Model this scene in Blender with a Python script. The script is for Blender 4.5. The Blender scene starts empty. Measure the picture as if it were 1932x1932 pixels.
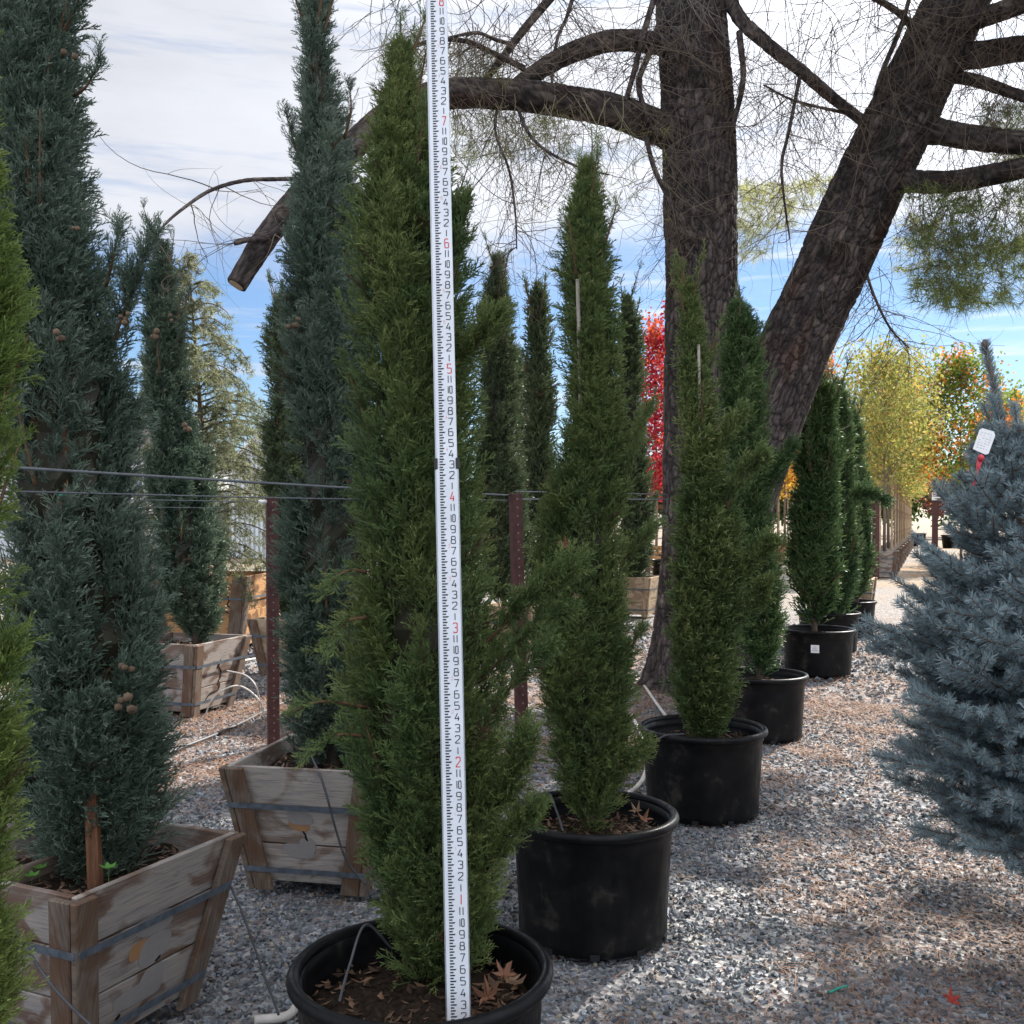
import bpy, bmesh, math, random
import numpy as np
from mathutils import Vector
C = bpy.context.scene
COL = C.collection
R = math.radians
rng = np.random.default_rng(7)
random.seed(7)

# ---------------------------------------------------------------- camera
F, HX, HY, EYE = 1932.0, 966.0, 984.0, 1.5
cam_d = bpy.data.cameras.new("camera"); cam = bpy.data.objects.new("camera", cam_d); COL.objects.link(cam)
cam.location = (0, 0, EYE); cam.rotation_euler = (R(90), 0, 0)
cam_d.sensor_width = 36; cam_d.lens = 36.0 * F / 1932; cam_d.shift_y = (HY - 966) / 1932
cam_d.clip_end = 3000; cam_d.clip_start = 0.05
C.camera = cam
# ---------------------------------------------------------------- sky, sun, exposure
SUN_AZ, SUN_EL = 42.0, 40.0          # degrees right of the view axis, above the horizon
sd = Vector((math.sin(R(SUN_AZ)) * math.cos(R(SUN_EL)), math.cos(R(SUN_AZ)) * math.cos(R(SUN_EL)), math.sin(R(SUN_EL))))
wd = bpy.data.worlds.new("World"); C.world = wd; wd.use_nodes = True
nt = wd.node_tree; nt.nodes.clear(); N = nt.nodes; LK = nt.links
def nd(tree, typ, **kw):
    n = tree.nodes.new(typ)
    for k, v in kw.items():
        if k.startswith('i_'): n.inputs[k[2:].replace('_', ' ')].default_value = v
        else: setattr(n, k, v)
    return n
sky = nd(nt, 'ShaderNodeTexSky', sky_type='NISHITA', sun_disc=False)
sky.sun_elevation = R(SUN_EL); sky.sun_rotation = R(SUN_AZ)
sky.air_density = 1.0; sky.dust_density = 0.3; sky.ozone_density = 3.0; sky.altitude = 100
bg = nd(nt, 'ShaderNodeBackground'); bg.inputs['Strength'].default_value = 0.075
out = nd(nt, 'ShaderNodeOutputWorld'); LK.new(bg.outputs[0], out.inputs[0])
tc = nd(nt, 'ShaderNodeTexCoord')
def wm(op, a, b=None, c=None, clamp=False):
    n = nd(nt, 'ShaderNodeMath', operation=op); n.use_clamp = clamp
    for i, v in enumerate((a, b, c)):
        if v is None: continue
        if isinstance(v, (int, float)): n.inputs[i].default_value = v
        else: LK.new(v, n.inputs[i])
    return n.outputs[0]
sep = nd(nt, 'ShaderNodeSeparateXYZ'); LK.new(tc.outputs['Generated'], sep.inputs[0])
mp = nd(nt, 'ShaderNodeMapping'); mp.inputs['Scale'].default_value = (1.8, 1.8, 5.0); mp.inputs['Rotation'].default_value = (0, R(-9), 0)
LK.new(tc.outputs['Generated'], mp.inputs[0])
n1 = nd(nt, 'ShaderNodeTexNoise', i_Scale=1.6, i_Detail=6.0, i_Roughness=0.55); LK.new(mp.outputs[0], n1.inputs['Vector'])
mp2 = nd(nt, 'ShaderNodeMapping'); mp2.inputs['Scale'].default_value = (2.0, 2.0, 22.0); mp2.inputs['Rotation'].default_value = (0, R(-7), 0)
mp2.inputs['Location'].default_value = (3.3, 1.2, 0.4)
LK.new(tc.outputs['Generated'], mp2.inputs[0])
n2 = nd(nt, 'ShaderNodeTexNoise', i_Scale=2.2, i_Detail=5.0, i_Roughness=0.6); LK.new(mp2.outputs[0], n2.inputs['Vector'])
# cloud deck that starts about 14 degrees up, streaked; thin wisps in the clear band below it
el = wm('MULTIPLY_ADD', wm('SUBTRACT', n1.outputs['Fac'], 0.5), 0.26, sep.outputs['Z'])
deck = nd(nt, 'ShaderNodeMapRange', interpolation_type='SMOOTHSTEP'); LK.new(el, deck.inputs['Value'])
deck.inputs['From Min'].default_value = 0.205; deck.inputs['From Max'].default_value = 0.285
hole = nd(nt, 'ShaderNodeMapRange', interpolation_type='SMOOTHSTEP'); LK.new(n2.outputs['Fac'], hole.inputs['Value'])
hole.inputs['From Min'].default_value = 0.30; hole.inputs['From Max'].default_value = 0.5
hole.inputs['To Min'].default_value = 0.66; hole.inputs['To Max'].default_value = 1.0
wisp = nd(nt, 'ShaderNodeMapRange', interpolation_type='SMOOTHSTEP'); LK.new(n2.outputs['Fac'], wisp.inputs['Value'])
wisp.inputs['From Min'].default_value = 0.5; wisp.inputs['From Max'].default_value = 0.75
wisp.inputs['To Max'].default_value = 0.75
cov = wm('MAXIMUM', wm('MULTIPLY', deck.outputs[0], hole.outputs[0]), wisp.outputs[0], clamp=True)
# cloud brightness: grey-white, brighter where the sun stands behind it
vd = nd(nt, 'ShaderNodeVectorMath', operation='DOT_PRODUCT'); LK.new(tc.outputs['Generated'], vd.inputs[0]); vd.inputs[1].default_value = sd
glow = wm('POWER', wm('MAXIMUM', vd.outputs['Value'], 0.0), 5.0)
cb = wm('ADD', wm('MULTIPLY', glow, 6.5), wm('MULTIPLY_ADD', n1.outputs['Fac'], 3.3, 2.45))
# cloud brightness raised towards the zenith, added fill from above the frame
zen_fill = nd(nt, 'ShaderNodeMapRange', interpolation_type='SMOOTHSTEP'); LK.new(sep.outputs['Z'], zen_fill.inputs['Value'])
zen_fill.inputs['From Min'].default_value = 0.42; zen_fill.inputs['From Max'].default_value = 0.8; zen_fill.inputs['To Min'].default_value = 1.0; zen_fill.inputs['To Max'].default_value = 1.15
cb = wm('MULTIPLY', cb, zen_fill.outputs[0])
# clouds behind the camera brightened, added fill for the foliage facing it
back_fill = nd(nt, 'ShaderNodeMapRange', interpolation_type='SMOOTHSTEP'); LK.new(sep.outputs['Y'], back_fill.inputs['Value'])
back_fill.inputs['From Min'].default_value = 0.15; back_fill.inputs['From Max'].default_value = -0.6; back_fill.inputs['To Min'].default_value = 1.0; back_fill.inputs['To Max'].default_value = 2.5
cb = wm('MULTIPLY', cb, back_fill.outputs[0])
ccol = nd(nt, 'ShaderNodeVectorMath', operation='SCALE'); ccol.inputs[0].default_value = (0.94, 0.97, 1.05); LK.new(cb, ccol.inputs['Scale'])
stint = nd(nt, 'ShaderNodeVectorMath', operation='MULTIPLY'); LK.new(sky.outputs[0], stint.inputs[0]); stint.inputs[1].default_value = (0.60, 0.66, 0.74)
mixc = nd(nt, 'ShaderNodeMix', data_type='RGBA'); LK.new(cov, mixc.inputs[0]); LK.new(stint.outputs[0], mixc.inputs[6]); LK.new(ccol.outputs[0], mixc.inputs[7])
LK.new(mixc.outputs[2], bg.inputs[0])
sl = bpy.data.lights.new("sun", 'SUN'); so = bpy.data.objects.new("sun", sl); COL.objects.link(so)
sl.energy = 5.0; sl.angle = R(0.6); sl.color = (1.0, 0.945, 0.86)
so.rotation_euler = (-sd).to_track_quat('-Z', 'Y').to_euler(); so.location = (20, 20, 30)
C.view_settings.view_transform = 'Standard'; C.view_settings.look = 'None'
C.view_settings.exposure = 1.38; C.view_settings.gamma = 1.0
C.render.engine = 'CYCLES'
cy = C.cycles; cy.use_denoising = True; cy.denoiser = 'OPENIMAGEDENOISE'; cy.use_adaptive_sampling = True; cy.adaptive_threshold = 0.01
cy.max_bounces = 6; cy.diffuse_bounces = 3; cy.glossy_bounces = 2; cy.transmission_bounces = 3; cy.transparent_max_bounces = 4
cy.caustics_reflective = False; cy.caustics_refractive = False

# ---------------------------------------------------------------- helpers
def W(px, py, Y):                      # a pixel of the photograph (1932 wide) at depth Y
    return np.array([(px - HX) * Y / F, Y, EYE + (HY - py) * Y / F])
def G(px, py):                         # a pixel on the ground
    Y = EYE * F / (py - HY); return np.array([(px - HX) * Y / F, Y, 0.0])
def unit(v): return v / np.maximum(np.linalg.norm(v, axis=-1, keepdims=True), 1e-9)
def tag(o, label=None, cat=None, group=None, kind=None):
    if label: o['label'] = label
    if cat: o['category'] = cat
    if group: o['group'] = group
    if kind: o['kind'] = kind
    return o
def empty(name, loc, label=None, cat=None, group=None, rz=0.0):
    o = bpy.data.objects.new(name, None); COL.objects.link(o); o.location = tuple(float(v) for v in loc); o.rotation_euler = (0, 0, rz)
    o.empty_display_size = 0.1
    return tag(o, label, cat, group)
def wpos(o):
    p = np.zeros(3)
    while o is not None: p += np.array(o.location); o = o.parent
    return p
def mesh(name, V, Fs, mat, parent=None, col=None, smooth=False, local=False):
    """V (n,3); Fs list of (m,k) index arrays; world coordinates unless local"""
    V = np.asarray(V, dtype=np.float32)
    if parent is not None and not local: V = V - wpos(parent).astype(np.float32)
    if not isinstance(Fs, (list, tuple)): Fs = [Fs]
    Fs = [np.asarray(f, dtype=np.int32) for f in Fs if len(f)]
    me = bpy.data.meshes.new(name)
    me.vertices.add(len(V)); me.vertices.foreach_set('co', V.ravel())
    nl = sum(f.size for f in Fs); npoly = sum(len(f) for f in Fs)
    me.loops.add(nl); me.polygons.add(npoly)
    me.loops.foreach_set('vertex_index', np.concatenate([f.ravel() for f in Fs]))
    st, c = [], 0
    for f in Fs:
        st.append(np.arange(len(f), dtype=np.int32) * f.shape[1] + c); c += f.size
    me.polygons.foreach_set('loop_start', np.concatenate(st))
    me.update(calc_edges=True)
    me.polygons.foreach_set('use_smooth', np.full(npoly, bool(smooth)))
    if col is not None:
        a = me.color_attributes.new('Col', 'FLOAT_COLOR', 'POINT')
        cc = np.ones((len(V), 4), dtype=np.float32); cc[:, :3] = np.clip(col, 0, 1); a.data.foreach_set('color', cc.ravel())
    me.materials.append(mat)
    o = bpy.data.objects.new(name, me); COL.objects.link(o)
    if parent is not None: o.parent = parent
    return o
class Geo:
    """gathers pieces into one mesh"""
    def __init__(s): s.V = []; s.F = {}; s.C = []; s.n = 0
    def add(s, V, Fs, col=None):
        V = np.asarray(V, float).reshape(-1, 3)
        if not isinstance(Fs, (list, tuple)): Fs = [Fs]
        for f in Fs:
            f = np.asarray(f, int)
            if len(f): s.F.setdefault(f.shape[1], []).append(f + s.n)
        s.V.append(V); s.n += len(V)
        if col is not None:
            c = np.asarray(col, float); s.C.append(np.broadcast_to(c, (len(V), 3)))
        return s
    def build(s, name, mat, parent=None, smooth=False, local=False):
        return mesh(name, np.vstack(s.V), [np.vstack(f) for f in s.F.values()], mat, parent, np.vstack(s.C) if s.C else None, smooth, local)
CUBE_F = np.array([[0,1,3,2],[4,6,7,5],[0,4,5,1],[2,3,7,6],[0,2,6,4],[1,5,7,3]])
def box_pts(a, b, ux, uy):             # bar from a to b with half-size vectors ux, uy
    return np.array([p + i*ux + j*uy for p in (a, b) for i in (-1, 1) for j in (-1, 1)])
def bevel_obj(o, w=0.004, seg=2):
    m = o.modifiers.new('bevel', 'BEVEL'); m.width = w; m.segments = seg; m.limit_method = 'ANGLE'
def catmull(P, n):
    P = np.asarray(P, float); k = len(P)
    Q = np.vstack([2*P[0]-P[1], P, 2*P[-1]-P[-2]])
    t = np.linspace(0, k-1, n); i = np.minimum(t.astype(int), k-2); u = (t - i)[:, None]
    p0, p1, p2, p3 = Q[i], Q[i+1], Q[i+2], Q[i+3]
    return 0.5*((2*p1) + (-p0+p2)*u + (2*p0-5*p1+4*p2-p3)*u*u + (-p0+3*p1-3*p2+p3)*u**3)
def frames(P):
    T = unit(np.gradient(P, axis=0)); up = np.array([0.31, 0.87, 0.2])
    if abs(T[0] @ unit(up)) > .95: up = np.array([1., 0, 0])
    A = np.zeros_like(P); a = unit(np.cross(T[0], up))
    for i in range(len(P)):
        a = unit(a - T[i]*(a @ T[i])); A[i] = a
    return T, A, np.cross(T, A)
def tube(P, r, n=6, cap=True):
    P = np.asarray(P, float); r = np.broadcast_to(r, len(P))
    T, A, B = frames(P); th = np.arange(n)*2*math.pi/n
    V = P[:, None] + r[:, None, None]*(np.cos(th)[None, :, None]*A[:, None] + np.sin(th)[None, :, None]*B[:, None])
    m = len(P); i, j = np.meshgrid(np.arange(m-1), np.arange(n), indexing='ij'); j2 = (j+1) % n
    Fq = np.stack([i*n+j, i*n+j2, (i+1)*n+j2, (i+1)*n+j], -1).reshape(-1, 4)
    V = V.reshape(-1, 3)
    if cap:
        return V, [Fq, np.arange(n)[::-1][None], ((m-1)*n+np.arange(n))[None]]
    return V, [Fq]
def hash2(i, j, k=0):
    h = np.sin(i*127.1 + j*311.7 + k*74.7)*43758.5453; return h - np.floor(h)
def vnoise(x, y, k=0):
    i, j = np.floor(x), np.floor(y); u, v = x-i, y-j; u = u*u*(3-2*u); v = v*v*(3-2*v)
    return (hash2(i, j, k)*(1-u)+hash2(i+1, j, k)*u)*(1-v) + (hash2(i, j+1, k)*(1-u)+hash2(i+1, j+1, k)*u)*v
def fbm(x, y, k=0, o=4):
    s = 0; a = .5
    for q in range(o): s = s + a*vnoise(x*2**q, y*2**q, k+q); a *= .5
    return s/(1-.5**o)
def cells(u, v, per=None):             # cellular noise: edge distance and cell id; u periodic with `per` cells
    i, j = np.floor(u), np.floor(v); f1 = np.full(u.shape, 9.); f2 = np.full(u.shape, 9.); idd = np.zeros(u.shape)
    for a in (-1, 0, 1):
        for b in (-1, 0, 1):
            ci, cj = i+a, j+b; hi = ci % per if per else ci
            px = ci + .15 + .7*hash2(hi, cj, 1); py = cj + .15 + .7*hash2(hi, cj, 2)
            d = np.hypot(u-px, v-py); h = hash2(hi, cj, 3)
            n1_ = d < f1; f2 = np.where(n1_, f1, np.minimum(f2, d)); idd = np.where(n1_, h, idd); f1 = np.where(n1_, d, f1)
    return f2-f1, idd

# ---------------------------------------------------------------- materials
def mat_base(name):
    m = bpy.data.materials.new(name); m.use_nodes = True; t = m.node_tree; t.nodes.clear()
    o = t.nodes.new('ShaderNodeOutputMaterial'); return m, t, o
def principled(t, o, rough=.6, spec=.4):
    p = t.nodes.new('ShaderNodeBsdfPrincipled'); p.inputs['Roughness'].default_value = rough; p.inputs['Specular IOR Level'].default_value = spec
    t.links.new(p.outputs[0], o.inputs[0]); return p
def noise(t, scale, detail=4, rough=.55, vec=None, mscale=None, coord='Object'):
    n = t.nodes.new('ShaderNodeTexNoise'); n.inputs['Scale'].default_value = scale; n.inputs['Detail'].default_value = detail; n.inputs['Roughness'].default_value = rough
    tcn = t.nodes.new('ShaderNodeTexCoord'); src = tcn.outputs[coord]
    if mscale:
        mpn = t.nodes.new('ShaderNodeMapping'); mpn.inputs['Scale'].default_value = mscale; t.links.new(src, mpn.inputs[0]); src = mpn.outputs[0]
    t.links.new(src, n.inputs['Vector']); return n
def ramp(t, src, stops):
    r = t.nodes.new('ShaderNodeValToRGB'); e = r.color_ramp.elements
    while len(e) < len(stops): e.new(.5)
    for k, (p, c) in enumerate(stops): e[k].position = p; e[k].color = (*c, 1)
    t.links.new(src, r.inputs[0]); return r
def bump(t, p, h, strength=.4, dist=.01):
    b = t.nodes.new('ShaderNodeBump'); b.inputs['Strength'].default_value = strength; b.inputs['Distance'].default_value = dist
    t.links.new(h, b.inputs['Height']); t.links.new(b.outputs[0], p.inputs['Normal']); return b
def mix(t, a, b, fac, blend='MIX'):
    m = t.nodes.new('ShaderNodeMix'); m.data_type = 'RGBA'; m.blend_type = blend
    for s, v in ((0, fac), (6, a), (7, b)):
        if isinstance(v, (int, float)): m.inputs[s].default_value = v
        elif isinstance(v, tuple): m.inputs[s].default_value = (*v, 1)
        else: t.links.new(v, m.inputs[s])
    return m.outputs[2]
def attr(t):
    a = t.nodes.new('ShaderNodeAttribute'); a.attribute_name = 'Col'; return a.outputs['Color']
def m_foliage(name, transl=.3, rough=.55):
    m, t, o = mat_base(name); p = t.nodes.new('ShaderNodeBsdfPrincipled'); p.inputs['Roughness'].default_value = rough; p.inputs['Specular IOR Level'].default_value = .3
    tr = t.nodes.new('ShaderNodeBsdfTranslucent'); mx = t.nodes.new('ShaderNodeMixShader'); mx.inputs[0].default_value = transl
    c = attr(t); t.links.new(c, p.inputs['Base Color']); t.links.new(c, tr.inputs[0])
    t.links.new(p.outputs[0], mx.inputs[1]); t.links.new(tr.outputs[0], mx.inputs[2]); t.links.new(mx.outputs[0], o.inputs[0]); return m
def m_attr(name, rough=.8, spec=.25, nscale=None, nstr=.3, ndist=.004):
    m, t, o = mat_base(name); p = principled(t, o, rough, spec); t.links.new(attr(t), p.inputs['Base Color'])
    if nscale: bump(t, p, noise(t, nscale, 5).outputs['Fac'], nstr, ndist)
    return m
def m_plain(name, c, rough=.6, spec=.4, var=.25, nscale=18, bstr=0.0, metal=0.0):
    m, t, o = mat_base(name); p = principled(t, o, rough, spec); p.inputs['Metallic'].default_value = metal
    n = noise(t, nscale, 5); r = ramp(t, n.outputs['Fac'], [(.3, tuple(v*(1-var) for v in c)), (.7, tuple(min(1, v*(1+var)) for v in c))])
    t.links.new(r.outputs[0], p.inputs['Base Color'])
    if bstr: bump(t, p, n.outputs['Fac'], bstr, .003)
    return m
M_FOL = m_foliage('cypress foliage', .20)
M_LEAF = m_foliage('broad leaf', .42, .75)
M_NEEDLE = m_foliage('spruce needles', .25, .5)
M_PNEED = m_foliage('pine needles', .5, .5)
M_BARK = m_attr('pine bark', .92, .15, 60, .5, .006)
M_TWIG = m_attr('twig bark', .85, .2)
M_STONE = m_attr('gravel stone', .8, .3, 160, .25, .002)
M_LITTER = m_attr('needle litter', .75, .25)
M_CONE = m_attr('cypress cone', .75, .3, 150, .3, .003)

def m_wood(name, base, grey, stain=(.09, .035, .012), stain_amt=.5, seed=0.0):
    m, t, o = mat_base(name); p = principled(t, o, .82, .2)
    tcn = t.nodes.new('ShaderNodeTexCoord')
    mpn = t.nodes.new('ShaderNodeMapping'); mpn.inputs['Scale'].default_value = (1.5, 30, 30); mpn.inputs['Location'].default_value = (seed, seed*.7, seed*1.3)
    a = t.nodes.new('ShaderNodeAttribute'); a.attribute_name = 'Grain'
    t.links.new(a.outputs['Vector'], mpn.inputs[0])
    g = t.nodes.new('ShaderNodeTexNoise'); g.inputs['Scale'].default_value = 5; g.inputs['Detail'].default_value = 8; g.inputs['Roughness'].default_value = .65; g.inputs['Distortion'].default_value = .6
    t.links.new(mpn.outputs[0], g.inputs['Vector'])
    r = ramp(t, g.outputs['Fac'], [(.30, tuple(v*.45 for v in grey)), (.46, grey), (.66, base), (.80, tuple(min(.8, v*1.25) for v in base))])
    mp3 = t.nodes.new('ShaderNodeMapping'); mp3.inputs['Scale'].default_value = (2.0, 3.2, 3.2); mp3.inputs['Location'].default_value = (seed*2.1, 4+seed, seed)
    t.links.new(a.outputs['Vector'], mp3.inputs[0])
    s = t.nodes.new('ShaderNodeTexNoise'); s.inputs['Scale'].default_value = 1.9; s.inputs['Detail'].default_value = 6; s.inputs['Distortion'].default_value = 1.2
    t.links.new(mp3.outputs[0], s.inputs['Vector'])
    sr = ramp(t, s.outputs['Fac'], [(.48, (0, 0, 0)), (.57, (stain_amt*.8,)*3), (.68, (stain_amt,)*3)])
    t.links.new(mix(t, r.outputs[0], stain, sr.outputs[0]), p.inputs['Base Color'])
    bump(t, p, g.outputs['Fac'], .35, .004); return m
M_WOODS = [m_wood('weathered grey timber', (.36, .30, .25), (.27, .245, .23), stain_amt=.8, seed=1.7),
           m_wood('silvered planter timber', (.42, .36, .30), (.31, .28, .26), stain_amt=.7, seed=5.1),
           m_wood('brown plywood', (.50, .28, .13), (.40, .22, .10), stain=(.06, .022, .01), stain_amt=.8, seed=8.3),
           m_wood('tan planter timber', (.50, .37, .24), (.38, .29, .20), stain_amt=.5, seed=2.9)]
M_BATTEN = m_wood('dark batten timber', (.20, .145, .105), (.135, .105, .085), stain_amt=.6, seed=11.0)
M_STAKE = m_wood('brown stake timber', (.19, .088, .045), (.125, .058, .032), stain=(.07, .03, .015), stain_amt=.4, seed=3.0)
M_PALESTAKE = m_plain('bamboo stake', (.27, .245, .20), .7)
M_STRAP = m_plain('steel strap', (.085, .10, .12), .62, .35, .4, 30)
M_SOIL = m_plain('potting soil', (.020, .014, .010), .95, .1, .8, 60, .9)
M_RUST = m_plain('rusty brown steel', (.060, .022, .020), .7, .35, .35, 25, .2)
M_HOLE = m_plain('punched hole', (.20, .16, .14), .8, .2, .1)
M_CABLE = m_plain('galvanised cable', (.13, .14, .155), .5, .4, .2, 40)
M_HOSE = m_plain('black irrigation hose', (.045, .045, .05), .5, .4, .35, 14)
M_TUBE = m_plain('pale drip tube', (.50, .46, .42), .55, .4, .2, 14)
M_WHITE = m_plain('white card', (.78, .78, .78), .5, .4, .03)
M_RED = m_plain('red ribbon', (.55, .05, .07), .5, .4, .15)
M_INK = m_plain('black ink', (.015, .015, .018), .5, .3, .05)
M_GREYINK = m_plain('grey print', (.33, .33, .36), .6, .3, .05)
M_REDINK = m_plain('red ink', (.62, .035, .03), .5, .3, .05)
M_PALERED = m_plain('small red print', (.80, .33, .30), .5, .3, .05)
M_ROD = m_plain('white fibreglass rod', (.68, .71, .76), .38, .45, .07, 9)
M_ALU = m_plain('rod edge trim', (.42, .44, .47), .35, .5, .08, 30, metal=.6)
M_CLIP = m_plain('black plastic clip', (.02, .02, .022), .45, .4, .1)
M_GREYBLOT = m_plain('grey redaction blot', (.25, .232, .225), .8, .2, .05, 40)
M_TANBLOT = m_plain('orange redaction blot', (.33, .18, .09), .8, .2, .08, 40)
M_CHAR = m_plain('black brand mark', (.018, .013, .011), .85, .2, .3)
M_GREENTIE = m_plain('green plastic tie', (.02, .22, .16), .5, .4, .1)
def m_pot():
    m, t, o = mat_base('black nursery pot plastic'); p = principled(t, o, .40, .14)
    n = noise(t, 7, 6, .65); n2_ = noise(t, 34, 3, .6, mscale=(1, 1, .22))
    r = ramp(t, n.outputs['Fac'], [(.42, (.0045, .0046, .0055)), (.58, (.009, .0088, .0092)), (.74, (.050, .044, .036))])
    t.links.new(r.outputs[0], p.inputs['Base Color'])
    rr = ramp(t, n2_.outputs['Fac'], [(.35, (.30,)*3), (.7, (.55,)*3)]); t.links.new(rr.outputs[0], p.inputs['Roughness'])
    bump(t, p, n2_.outputs['Fac'], .12, .003); return m
M_POT = m_pot()
def m_ground():
    m, t, o = mat_base('gravel ground'); p = principled(t, o, .9, .2)
    v = t.nodes.new('ShaderNodeTexVoronoi'); v.inputs['Scale'].default_value = 38; v.inputs['Randomness'].default_value = 1
    tcn = t.nodes.new('ShaderNodeTexCoord'); t.links.new(tcn.outputs['Object'], v.inputs['Vector'])
    r = ramp(t, v.outputs['Color'], [(.1, (.075, .08, .09)), (.5, (.17, .172, .185)), (.9, (.36, .355, .35))])
    n = noise(t, .9, 6, .62); n3 = noise(t, .22, 5, .6)
    f = ramp(t, n.outputs['Fac'], [(.46, (0, 0, 0)), (.70, (.28,)*3)])
    litter = ramp(t, noise(t, 45, 4, .7, mscale=(1, .6, 1)).outputs['Fac'], [(.3, (.10, .055, .032)), (.5, (.22, .135, .085)), (.7, (.36, .26, .18))])
    c1 = mix(t, r.outputs[0], litter.outputs[0], f.outputs[0])
    far = ramp(t, n3.outputs['Fac'], [(.38, (.20, .185, .17)), (.52, (.25, .195, .14)), (.64, (.30, .18, .09))])
    sp = t.nodes.new('ShaderNodeSeparateXYZ'); t.links.new(tcn.outputs['Object'], sp.inputs[0])
    mr = t.nodes.new('ShaderNodeMapRange'); mr.inputs['From Min'].default_value = 13; mr.inputs['From Max'].default_value = 26; mr.inputs['To Max'].default_value = .8
    t.links.new(sp.outputs['Y'], mr.inputs['Value'])
    t.links.new(mix(t, c1, far.outputs[0], mr.outputs[0]), p.inputs['Base Color'])
    bump(t, p, v.outputs['Distance'], .9, .02); return m
M_GROUND = m_ground()

# ---------------------------------------------------------------- the ground
DV = np.array([.40, .917]); NV = np.array([.917, -.40])     # direction of the nursery rows, and across them
xs = np.concatenate([[-900, -300, -90, -30], np.arange(-14, 14.1, .5), [30, 90, 300, 900]])
ys = np.concatenate([[-200, -60, -15, -4], np.arange(0, 26.1, .5), [34, 50, 80, 140, 300, 700, 2000]])
gx, gy = np.meshgrid(xs, ys, indexing='ij')
gz = np.where((np.abs(gx) < 14) & (gy > 0) & (gy < 26), (fbm(gx*.9, gy*.9, 3) - .5)*.03, 0) - .012
nx_, ny_ = gx.shape; ii, jj = np.meshgrid(np.arange(nx_-1), np.arange(ny_-1), indexing='ij')
gf = np.stack([ii*ny_+jj, (ii+1)*ny_+jj, (ii+1)*ny_+jj+1, ii*ny_+jj+1], -1).reshape(-1, 4)
ground = mesh('ground', np.stack([gx, gy, gz], -1).reshape(-1, 3), gf, M_GROUND, smooth=True); tag(ground, kind='structure')

# gravel stones and needle litter lying on it (nobody could count them)
def litter_map(x, y):                  # where needles have drifted
    return np.clip((fbm(x*1.5+7, y*1.5, 11) - .50)*7, 0, 1)
def hull(npts, r_):
    bm = bmesh.new(); d = r_.normal(size=(npts, 3)); d = unit(d)*r_.uniform(.8, 1.1, (npts, 1)); d[:, 2] *= .78; d[:, 0] *= r_.uniform(.9, 1.3)
    for q in d: bm.verts.new(q)
    bmesh.ops.convex_hull(bm, input=bm.verts)
    for v in [v for v in bm.verts if not v.link_faces]: bm.verts.remove(v)
    bmesh.ops.triangulate(bm, faces=bm.faces); bm.verts.index_update()
    V = np.array([v.co[:] for v in bm.verts]); Fc = np.array([[v.index for v in f.verts] for f in bm.faces]); bm.free(); return V, Fc
def scatter_zone(y0, y1, dens, xpad=.35):
    ymid = np.linspace(y0, y1, 24); out_ = []
    for a, b in zip(ymid[:-1], ymid[1:]):
        hw = .52*b + xpad; n_ = int(dens*(b-a)*2*hw)
        out_.append(np.stack([rng.uniform(-hw, hw, n_), rng.uniform(a, b, n_)], -1))
    return np.vstack(out_)
SH = [hull(8, rng) for _ in range(10)]
g = Geo()
for y0, y1, dens, s0, s1 in ((2.3, 5.2, 3300, .0062, .0130), (5.2, 8.5, 1300, .009, .018), (8.5, 15, 300, .016, .030)):
    P = scatter_zone(y0, y1, dens)
    pick = rng.integers(0, len(SH), len(P))
    lm = litter_map(P[:, 0], P[:, 1])
    for k, (sv, sf) in enumerate(SH):
        q = P[pick == k]; l_ = lm[pick == k]; n_ = len(q); s = rng.uniform(s0, s1, n_)*rng.choice([.8, 1, 1.25], n_)
        th = rng.uniform(0, 6.28, n_); tilt = rng.normal(0, .35, n_)
        v = sv[None]*s[:, None, None]
        ct, st_ = np.cos(tilt)[:, None], np.sin(tilt)[:, None]
        y_, z_ = v[..., 1]*ct - v[..., 2]*st_, v[..., 1]*st_ + v[..., 2]*ct
        c_, s_ = np.cos(th)[:, None], np.sin(th)[:, None]
        vx = v[..., 0]*c_ - y_*s_; vy = v[..., 0]*s_ + y_*c_
        base_z = (fbm(q[:, 0]*.9, q[:, 1]*.9, 3) - .5)*.03 - .012 + s*.30*rng.uniform(.3, 1.5, n_)
        vv = np.stack([vx + q[:, :1], vy + q[:, 1:], z_ + base_z[:, None]], -1)
        lum = np.clip(rng.normal(.155, .062, n_), .045, .42)
        tintc = np.stack([lum*rng.uniform(.86, .98, n_), lum*1.0, lum*rng.uniform(1.02, 1.16, n_)], -1)
        tan = rng.random(n_) < .05; tintc[tan] = np.stack([lum[tan]*1.5, lum[tan]*1.25, lum[tan]*.95], -1)
        f = (sf[None] + (np.arange(n_)*len(sv))[:, None, None]).reshape(-1, 3)
        g.add(vv.reshape(-1, 3), f, np.repeat(tintc, len(sv), 0))
tag(g.build('gravel', M_STONE), 'grey crushed stone gravel covering the nursery yard', 'gravel', kind='stuff')
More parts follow.
